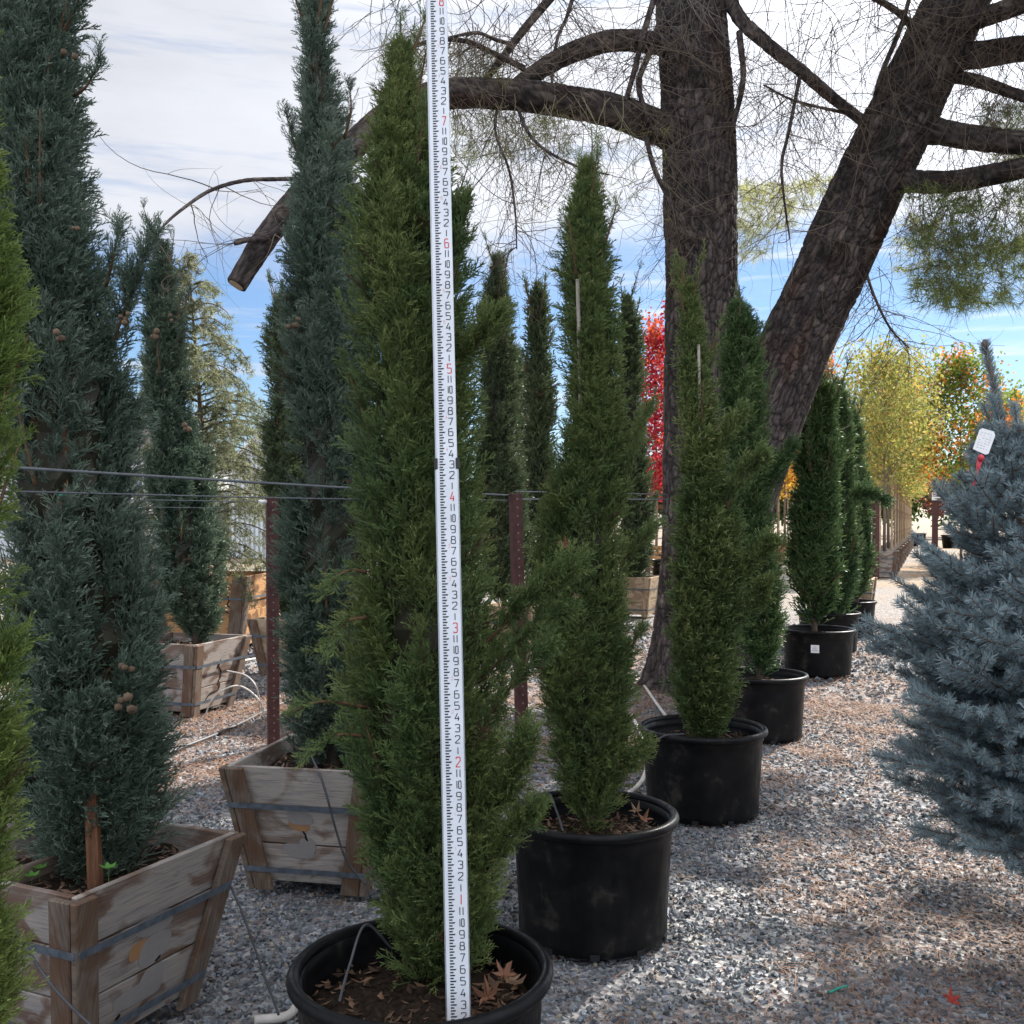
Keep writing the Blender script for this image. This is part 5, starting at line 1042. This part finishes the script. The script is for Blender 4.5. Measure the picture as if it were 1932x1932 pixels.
# ---------------------------------------------------------------- autumn maples in box rows
def leaf_quads(P, r_, colr, q):
    n_ = len(P); e1 = unit(q.normal(size=(n_, 3))); e2 = unit(np.cross(e1, q.normal(size=(n_, 3)))); s = r_*q.uniform(.6, 1.2, (n_, 1))
    V = np.stack([P-e1*s, P-e2*s*.55+e1*s*.1, P+e1*s*.9, P+e2*s*.6], 1).reshape(-1, 3); return V, np.arange(n_*4).reshape(-1, 4), np.repeat(colr, 4, 0)
def maple_mesh(q, H, z0, rad, nleaf, leaf_r, pal, patches=None, narrow=1.0):
    """leaf crown and trunk in local coordinates (base at origin)"""
    gl, gt_ = Geo(), Geo(); V, Fs = tube(np.array([[0, 0, -.02], [.02, 0, z0], [0, .02, H*.6], [.02, 0, H*.97]]), [.045, .036, .022, .006], 7); gt_.add(V, Fs, np.array([.21, .165, .13]))
    P = []; nb = 46
    for k in range(nb):
        t = (k+q.random())/nb; z = z0 + (H-z0)*t*.93; L = rad*(np.sin(np.clip(.22+t*.8, 0, 1)*math.pi)**.75)*q.uniform(.7, 1.15)*narrow + .10; a = k*2.4 + q.normal(0, .3); up_ = q.uniform(.5, 1.1)
        d = unit(np.array([math.cos(a), math.sin(a), up_])); p0 = np.array([0, 0, z]); p1 = p0 + d*L*1.15; path = catmull([p0, (p0+p1)/2 + q.normal(0, .05, 3), p1], 8)
        V, Fs = tube(path, np.linspace(.012, .003, 8), 4); gt_.add(V, Fs, np.array([.17, .13, .10])); n_ = int(nleaf/nb*(.5+L/rad*.7)); i_ = q.integers(2, 8, n_); P.append(path[i_] + q.normal(0, .12*rad/.9+.04, (n_, 3)))
    for _ in range(5):
        a = q.uniform(0, 6.28); p0 = np.array([0, 0, H*.86]); p1 = np.array([.35*rad*math.cos(a), .35*rad*math.sin(a), H*q.uniform(.96, 1.04)]); path = catmull([p0, (p0+p1)/2, p1], 6); V, Fs = tube(path, np.linspace(.008, .003, 6), 4); gt_.add(V, Fs, np.array([.17, .13, .10])); P.append(path[q.integers(1, 6, 22)] + q.normal(0, .05, (22, 3)))
    P = np.vstack(P); n_ = len(P); u = q.random((n_, 1)); w = q.random((n_, 1)); c = np.array(pal[0])*(1-u) + np.array(pal[1])*u; c = np.where(w > .86, np.array(pal[2]), c)
    nz = fbm(P[:, 0]*2.3+5, P[:, 2]*1.5+P[:, 1]*1.7, 4)
    if patches is not None: c = np.where((nz > .58)[:, None], np.array(patches)*(.75+.5*u), c)
    c = c*q.uniform(.75, 1.25, (n_, 1)); gl.add(*leaf_quads(P, leaf_r, c, q)); return gl, gt_
YG = ((.19, .23, .06), (.38, .345, .09), (.46, .31, .085)); RD = ((.26, .015, .03), (.48, .03, .05), (.58, .10, .06)); GO = ((.09, .16, .03), (.20, .26, .045), (.40, .28, .05)); OR = ((.50, .32, .05), (.60, .40, .07), (.62, .20, .03)); RO = ((.50, .20, .09), (.42, .30, .09), (.60, .14, .08)); DK = ((.05, .085, .03), (.09, .13, .045), (.12, .14, .05)); PL = ((.10, .03, .03), (.16, .05, .045), (.2, .08, .05))
q = np.random.default_rng(99); MASTER = {}
def maple(kind, x, y, label, group, H=5.4, z0=2.3, rad=.9, nleaf=2600, leaf_r=.065, pal=YG, patches=None, rz=0.0, sc=1.0, narrow=1.0, name='maple_tree', base=.5):
    root = empty(name, (x, y, base), label, 'tree', group, rz)
    if kind not in MASTER:
        gl, gt_ = maple_mesh(q, H, z0, rad, nleaf, leaf_r, pal, patches, narrow); a = gt_.build('trunk', M_TWIG, root, smooth=True, local=True); b = gl.build('crown', M_LEAF, root, local=True); MASTER[kind] = (a, b)
    else:
        for s in MASTER[kind]: c = s.copy(); COL.objects.link(c); c.parent = root
    root.scale = (sc, sc, sc); return root
ORD = ['first', 'second', 'third', 'fourth', 'fifth', 'sixth', 'seventh', 'eighth', 'ninth', 'tenth', 'eleventh', 'twelfth']
rowx = lambda y: (1668 + (1752-1668)*(1-27.5/y) - HX)/F*y
SRC_BOX = None
def copy_tree(o, parent=None):
    c = o.copy(); COL.objects.link(c); c.parent = parent
    for ch in list(o.children): copy_tree(ch, c)
    return c
for i in range(11):
    y = 27.6 + i*2.9 + (i > 4)*1.2; x = rowx(y)
    if SRC_BOX is None: SRC_BOX, _ = timber_box(x, y, YAW1, .72, .56, .72, 'x', M_WOODS[1], 61, detail=False, group='timber boxes of the yellow maple row'); bx_ = SRC_BOX
    else: bx_ = copy_tree(SRC_BOX); bx_.location = (x, y, 0)
    bx_['label'] = f'{ORD[i]} timber box from the rusty post along the yellow maple row'
    maple(('yg', i % 3), x, y, f'{ORD[i]} yellow leaved maple from the rusty post in the long row', 'yellow maples in the long box row', H=5.6, z0=1.85, rad=1.55, nleaf=4600, rz=i*1.9, sc=1+.06*math.sin(i*2.1), base=.6)
    for s in (-1, 1):
        a = np.array([x + s*.16, y - .12, .6]); st = SRC_STK.copy() if i else None
        if st is None:
            if s == -1: SRC_STK = st = mesh('tree_stake', box_pts(np.array([0, 0, 0.]), np.array([0, 0, 2.15]), np.array([.022, 0, 0]), np.array([0, .022, 0])), CUBE_F, M_WOODS[3], local=True); grain(st, [(v.co[2], v.co[0], v.co[1]) for v in st.data.vertices])
            else: st = SRC_STK.copy(); COL.objects.link(st)
        else: COL.objects.link(st)
        st.location = tuple(a); tag(st, f'{"left" if s < 0 else "right"} brown stake of the {ORD[i]} yellow maple from the rusty post', 'stake', 'stakes in the yellow maple row')
pt = empty('rusty_post', (rowx(27.2)-.28, 27.0, 0), 'tall rusty perforated post at the near end of the yellow maple row', 'post'); post_mesh(pt, np.array([rowx(27.2)-.28, 27.0, 0]), np.array([rowx(27.2)-.28, 27.0, 2.05]), .13)
# other autumn trees
def tree_at(kind, px, Y, tip, low, label, **kw):
    x = (px-HX)*Y/F; H = (EYE + (HY-tip)*Y/F)/1.0; z0 = max(.9, EYE + (HY-low)*Y/F - .3); return maple(kind, x, Y, label, kw.pop('group', None), H=H, z0=z0, base=0, **kw)
tree_at('red', 1238, 30, 592, 930, 'bright crimson maple left of the upright pine trunk', pal=RD, patches=(.60, .12, .05), rad=.95, nleaf=5200, leaf_r=.075, narrow=.8)
timber_box((1248-HX)*29.8/F, 30, YAW1, .8, .62, .78, 'tan box under the crimson maple', M_WOODS[2], 62, detail=False)
for i, (px, Y) in enumerate(((1480, 36), (1496, 40), (1468, 43))):
    tree_at('or', px, Y, 740, 920, ['orange leaved maple seen between the leaning trunk and the dark cypress', 'yellow orange maple just behind the dark potted cypress', 'farther orange maple right of the leaning trunk'][i], pal=OR, patches=(.55, .22, .03), rad=1.25, nleaf=3000, leaf_r=.085, group='orange maples behind the pine', rz=i*1.3)
    timber_box((px-HX)*Y/F, Y, YAW1, .85, .66, .75, ['tan box of the orange maple by the leaning trunk', 'tan box of the yellow orange maple', 'tan box of the farther orange maple'][i], M_WOODS[2 if i != 1 else 3], 63+i, detail=False)
    for s in (-1, 1):
        st = SRC_STK.copy(); COL.objects.link(st); st.location = ((px-HX)*Y/F + s*.25, Y-.2, .55); tag(st, f'{"left" if s < 0 else "right"} stake of the {["orange", "yellow orange", "farther orange"][i]} maple by the leaning trunk', 'stake', 'stakes of the orange maples')
tree_at('ro', 1558, 33, 655, 900, 'maple with rusty red top behind the dense dark potted cypress', pal=RO, rad=.8, nleaf=2200)
tree_at('go', 1813, 33, 662, 930, 'green maple with orange and red patches right of the aisle', pal=GO, patches=(.62, .22, .04), rad=1.7, nleaf=9000, leaf_r=.075)
tree_at('go2', 1905, 38, 742, 930, 'green and gold tree behind the spruce leader at the right edge', pal=GO, rad=1.5, nleaf=4500, leaf_r=.085)
tree_at('go3', 1960, 34, 770, 940, 'gold flecked tree cut by the right edge behind the spruce', pal=YG, rad=1.3, nleaf=3000, leaf_r=.08)
tree_at('pl', 1768, 62, 880, 970, 'small dark plum leaved tree at the end of the aisle', pal=PL, rad=1.1, nleaf=1800, leaf_r=.10)
for i, (px, Y, tip, rd) in enumerate(((1640, 95, 900, 4), (1700, 110, 925, 4), (1800, 90, 905, 4.5), (1860, 100, 915, 4.5), (1480, 100, 920, 4), (1250, 95, 915, 4), (1120, 110, 925, 5), (960, 100, 915, 5), (760, 105, 900, 5), (480, 120, 880, 6), (330, 110, 860, 6), (120, 100, 880, 6), (250, 90, 850, 5))):
    lab = ['far left of the potted row end', 'behind the middle of the aisle', 'right of the aisle end', 'behind the spruce foot', 'behind the orange maples', 'behind the crimson maple', 'behind the second potted cypress', 'behind the slender sky cypress', 'behind the rod tree', 'behind the greenhouse', 'behind the squiggle box cypress', 'behind the huge left cypress', 'beside the pale house'][i]
    tree_at(('dk', i % 3), px, Y, tip, 985, f'distant dark green tree {lab}', pal=DK, rad=rd, nleaf=3200, leaf_r=.30, group='distant tree line', rz=i*1.1, name='distant_tree')

# small far pots and the sign post at the end of the aisle
def small_pot(x, y, r_, h, label):
    root = empty('nursery_pot', (x, y, 0), label, 'pot', 'distant black pots'); V, Fq = lathe([(0, .01), (r_*.8, 0), (r_*.97, h*.9), (r_*1.06, h*.91), (r_*1.06, h), (r_*.95, h), (r_*.93, h*.85), (0, h*.86)], 20); mesh('pot_body', V + np.array([x, y, 0]), Fq, M_POT, root, smooth=True)
small_pot((1243-HX)*26.5/F, 26.5, .19, .52, 'distant black pot left of the upright pine trunk')
for i, (px, Y) in enumerate(((1712+10, 62), (1735, 66), (1790, 58), (1806, 60))): small_pot((px-HX)*Y/F, Y, .4, .75, ['far black pot left of the aisle end', 'farthest black pot at the aisle end', 'far black pot right of the sign post', 'far black pot close to the spruce'][i])
sg = empty('sign_post', ((1764-HX)*60/F, 60, 0), 'brown post with a small white sign at the end of the aisle', 'sign'); mesh('post', box_pts(np.array([(1764-HX)*60/F, 60, 0]), np.array([(1764-HX)*60/F, 60, 2.95]), np.array([.14, 0, 0]), np.array([0, .1, 0])), CUBE_F, M_RUST, sg); p = np.array([(1764-HX)*60/F, 59.85, 2.75]); mesh('sign_board', box_pts(p, p + np.array([0, 0, .45]), np.array([.24, 0, 0]), np.array([0, .03, 0])), CUBE_F, M_WHITE, sg)

# ---------------------------------------------------------------- buildings far left
def m_corr():
    m, t, o = mat_base('corrugated translucent sheet'); p = principled(t, o, .5, .4); w = t.nodes.new('ShaderNodeTexWave'); w.inputs['Scale'].default_value = 1.6; w.bands_direction = 'X'; tcn = t.nodes.new('ShaderNodeTexCoord'); t.links.new(tcn.outputs['Object'], w.inputs['Vector'])
    r = ramp(t, w.outputs['Fac'], [(.2, (.30, .34, .36)), (.6, (.62, .66, .68))]); t.links.new(r.outputs[0], p.inputs['Base Color']); return m
M_CORR = m_corr(); M_HOUSE = m_plain('pale house siding', (.50, .52, .55), .7); M_ROOF = m_plain('grey shingle roof', (.20, .18, .17), .85); M_GLASS = m_plain('window glass', (.10, .13, .17), .15, .6)
gh = empty('greenhouse', (-8.6, 42, 0), 'pale corrugated greenhouse with an arched roof, far left', 'greenhouse')
th = np.linspace(0, math.pi, 25); prof = np.stack([4.2*np.cos(th)*-1, 3.0 + 2.9*np.sin(th)], -1); prof = np.vstack([[-4.2, 0], prof, [4.2, 0]]); V0 = np.column_stack([prof[:, 0]-7.4, np.full(len(prof), 42.), prof[:, 1]]); V1 = V0 + np.array([-3.5, 20, 0]); k = len(prof)
mesh('end_wall', np.vstack([V0, V0+np.array([0, .06, 0])]), [np.arange(k)[None], np.arange(k)[::-1][None]+k], M_CORR, gh); mesh('roof', np.vstack([V0+np.array([0, .07, .05]), V1+np.array([0, 0, .05])]), np.array([[i, i+1, i+1+k, i+k] for i in range(k-1)]), M_HOUSE, gh, smooth=True)
V, Fs = tube(V0[1:-1] - np.array([0, .05, 0]), .09, 6); mesh('arch_trim', V, Fs, M_WHITE, gh)
hs = empty('house', (-18, 48, 0), 'pale house with a grey gabled roof at far left', 'building'); hw_, hd, hh = 4.0, 5.0, 4.4
c = np.array([-17.6, 48, 0]); mesh('wall', box_pts(c, c + np.array([0, 0, hh]), np.array([hw_, 0, 0]), np.array([0, hd, 0])), CUBE_F, M_HOUSE, hs)
V = np.array([[-hw_-.4, -hd-.4, hh], [hw_+.4, -hd-.4, hh], [-hw_-.4, hd+.4, hh], [hw_+.4, hd+.4, hh], [0, -hd-.4, hh+2.2], [0, hd+.4, hh+2.2]]) + c; mesh('roof', V, [np.array([[0, 1, 3, 2], [1, 3, 5, 4], [0, 4, 5, 2]]), np.array([[0, 1, 4], [2, 5, 3]])], M_ROOF, hs)
for dx in (-1.8, 1.6):
    p = c + np.array([dx, -hd-.03, 2.4]); f = mesh('window', box_pts(p, p + np.array([0, 0, 1.4]), np.array([.6, 0, 0]), np.array([0, .04, 0])), CUBE_F, M_WHITE, hs); p2 = p + np.array([0, -.04, .1]); mesh('pane', box_pts(p2, p2 + np.array([0, 0, 1.2]), np.array([.5, 0, 0]), np.array([0, .015, 0])), CUBE_F, M_GLASS, f)

# ---------------------------------------------------------------- hoses, drip tubes, leaves, sticker
def hose(name, pts, r_, label, m, n_=40): P = catmull(np.array(pts), n_); o = mesh(name, *tube(P, r_, 8), m, smooth=True); return tag(o, label, 'hose')
gz_ = lambda px, py, z=.012: G(px, py) + np.array([0, 0, z])
hose('irrigation_hose', [gz_(250, 1465), gz_(325, 1422), gz_(400, 1392), gz_(460, 1365), gz_(505, 1342), gz_(560, 1320), gz_(640, 1300)], .013, 'dark irrigation hose on the ground behind the near timber box', M_HOSE)
hose('irrigation_hose', [gz_(360, 1268), gz_(420, 1258), gz_(470, 1247), gz_(520, 1240), gz_(600, 1232)], .014, 'pale sunlit hose on the ground beside the squiggle box', M_TUBE)
hose('irrigation_hose', [gz_(700, 1700), gz_(850, 1660), gz_(945, 1612), gz_(985, 1580), gz_(1060, 1560)], .014, 'grey hose behind the near pot on the gravel', M_HOSE)
hose('irrigation_hose', [gz_(1100, 1530), gz_(1170, 1510), gz_(1212, 1475), gz_(1220, 1430), gz_(1205, 1380), gz_(1190, 1350)], .013, 'grey hose loop between the second and third black pots', M_TUBE)
hose('irrigation_hose', [gz_(1196, 1282), gz_(1215, 1296), gz_(1235, 1325), gz_(1262, 1362)], .012, 'pale hose at the foot of the upright pine', M_TUBE)
hose('irrigation_hose', [gz_(480, 1932), gz_(540, 1925), gz_(565, 1900), gz_(600, 1880)], .014, 'grey pipe end under the near pot', M_TUBE)
hose('drip_tube', [W(30, 1755, 2.55), W(80, 1835, 2.52), W(130, 1895, 2.48), W(200, 1960, 2.45)], .0038, 'thin dark drip tube crossing the near timber box', M_HOSE)
hose('drip_tube', [W(428, 1655, 3.2), W(460, 1730, 3.15), W(495, 1830, 3.1), W(526, 1915, 3.02)], .0036, 'thin black drip tube hanging by the right corner of the near box', M_HOSE)
hose('drip_tube', [W(585, 1420, 4.1), W(610, 1480, 3.98), W(635, 1570, 3.95), W(655, 1625, 3.95), W(690, 1670, 3.96)], .0045, 'black drip tube draped over the silvered box', M_HOSE)
hose('drip_tube', [W(640, 1890, 2.3), W(660, 1820, 2.40), W(690, 1745, 2.47), W(740, 1790, 2.5)], .0035, 'dark drip tube rising inside the near pot', M_HOSE)
hose('drip_tube', [W(958, 1570, 3.55), W(985, 1530, 3.62), W(1030, 1495, 3.70), W(1050, 1530, 3.68), W(1062, 1568, 3.6)], .0042, 'black drip tube looping over the rim of the second pot', M_HOSE)
hose('drip_tube', [W(1195, 1430, 5.05), W(1215, 1420, 5.05), W(1250, 1390, 5.05), W(1290, 1385, 5.1)], .005, 'black drip tube lying on the rim of the third pot', M_HOSE)
hose('drip_tube', [gz_(385, 1360), W(400, 1320, 7.6), W(425, 1300, 7.55), W(455, 1295, 7.6), W(488, 1320, 7.6), gz_(500, 1362)], .006, 'pale drip tube arching out of the squiggle box', M_TUBE)
hose('drip_tube', [W(428, 1265, 7.7), W(465, 1275, 7.65), W(485, 1300, 7.6), gz_(490, 1345)], .005, 'thin pale tube curving down right of the squiggle box', M_TUBE)
for i, (p, nrm, r_, lab) in enumerate(((W(1066, 1027, 3.56), (0, -1, .3), .030, 'dry brown maple leaf caught in the second potted cypress'), (W(1086, 1125, 3.56), (0.2, -1, .2), .014, 'tiny tan leaf fragment stuck low in the second potted cypress'), (W(950, 1838, 2.38), (.1, -.5, 1), .032, 'curled brown leaf on the soil of the near pot'), (W(920, 1880, 2.33), (-.2, -.4, 1), .034, 'large dry leaf at the front of the near pot soil'),
                                         (W(1215, 1545, 3.72), (.2, -.3, 1), .034, 'brown leaf on the mulch at right in the second pot'), (W(1200, 1530, 3.78), (-.3, -.3, 1), .028, 'tan leaf at the back right of the second pot'), (G(1795, 1905) + np.array([0, 0, .03]), (.1, -.6, 1), .03, 'red maple leaf on the gravel at lower right'), (W(960, 1850, 2.42), (.4, -.4, 1), .028, 'tan leaf against the right wall of the near pot'))):
    dry_leaf('dry_leaf', p, nrm, r_, lab, (.26, .035, .025) if 'red' in lab else ((.19, .12, .075) if 'tan' in lab else (.14, .065, .038)), seed=200+i)
pn = (np.array([POTS[4][0], POTS[4][1], 0])); a = math.atan2(-1, -.38); ct = np.array([math.cos(a), math.sin(a), 0]); tt_ = np.array([-math.sin(a), math.cos(a), 0]); rz_ = POTS[4][2]*.86 + (POTS[4][2]-.024 - POTS[4][2]*.86)*.62 + .003
stk = empty('label_sticker', pn + ct*rz_ + np.array([0, 0, .28]), 'white paper label stuck on the side of the fifth black pot', 'label'); p = pn + ct*(rz_+.001) + np.array([0, 0, .25]); mesh('paper', box_pts(p, p + np.array([0, 0, .075]) + ct*.004, tt_*.038, ct*.0007), CUBE_F, M_WHITE, stk); g = Geo()
for k in range(3): p2 = p + ct*.0045 + np.array([0, 0, .018 + k*.018]); g.add(box_pts(p2, p2 + np.array([0, 0, .006]), tt_*(.028-.006*k), ct*.0004), CUBE_F)
g.build('print', M_GREYINK, stk)
# green seedlings in the near box, and a slip of green plastic on the gravel
for i, (px, py, Y) in enumerate(((60, 1655, 2.85), (75, 1640, 2.9), (205, 1640, 2.72))):
    g = Geo(); c = W(px, py, Y); qq = np.random.default_rng(300+i)
    for k in range(6): a = k*1.05; d = np.array([math.cos(a), math.sin(a), .5]); e = unit(np.cross(d, [0, 0, 1.])); g.add(np.array([c, c + d*.013 + e*.008, c + d*.026, c + d*.013 - e*.008]), np.array([[0, 1, 2, 3]]), np.array([.10, .24, .05])*qq.uniform(.8, 1.2))
    V, Fs = tube(np.array([c - np.array([0, 0, .035]), c]), [.0012, .0012], 4); g.add(V, Fs, np.array([.10, .2, .05])); tag(g.build('seedling', M_LEAF), ['leafy weed seedling at the left in the near timber box', 'small weed behind the other one in the near box', 'tiny green seedling beside the brown board in the near box'][i], 'seedling', 'weeds in the near box')
p = G(1582, 1880) + np.array([0, 0, .022]); o = mesh('plastic_tie', *tube(catmull([p - np.array([.035, .02, 0]), p + np.array([0, 0, .004]), p + np.array([.035, .025, 0])], 8), .004, 6), M_GREENTIE, smooth=True); tag(o, 'slip of green plastic tie lying on the gravel', 'plastic tie')
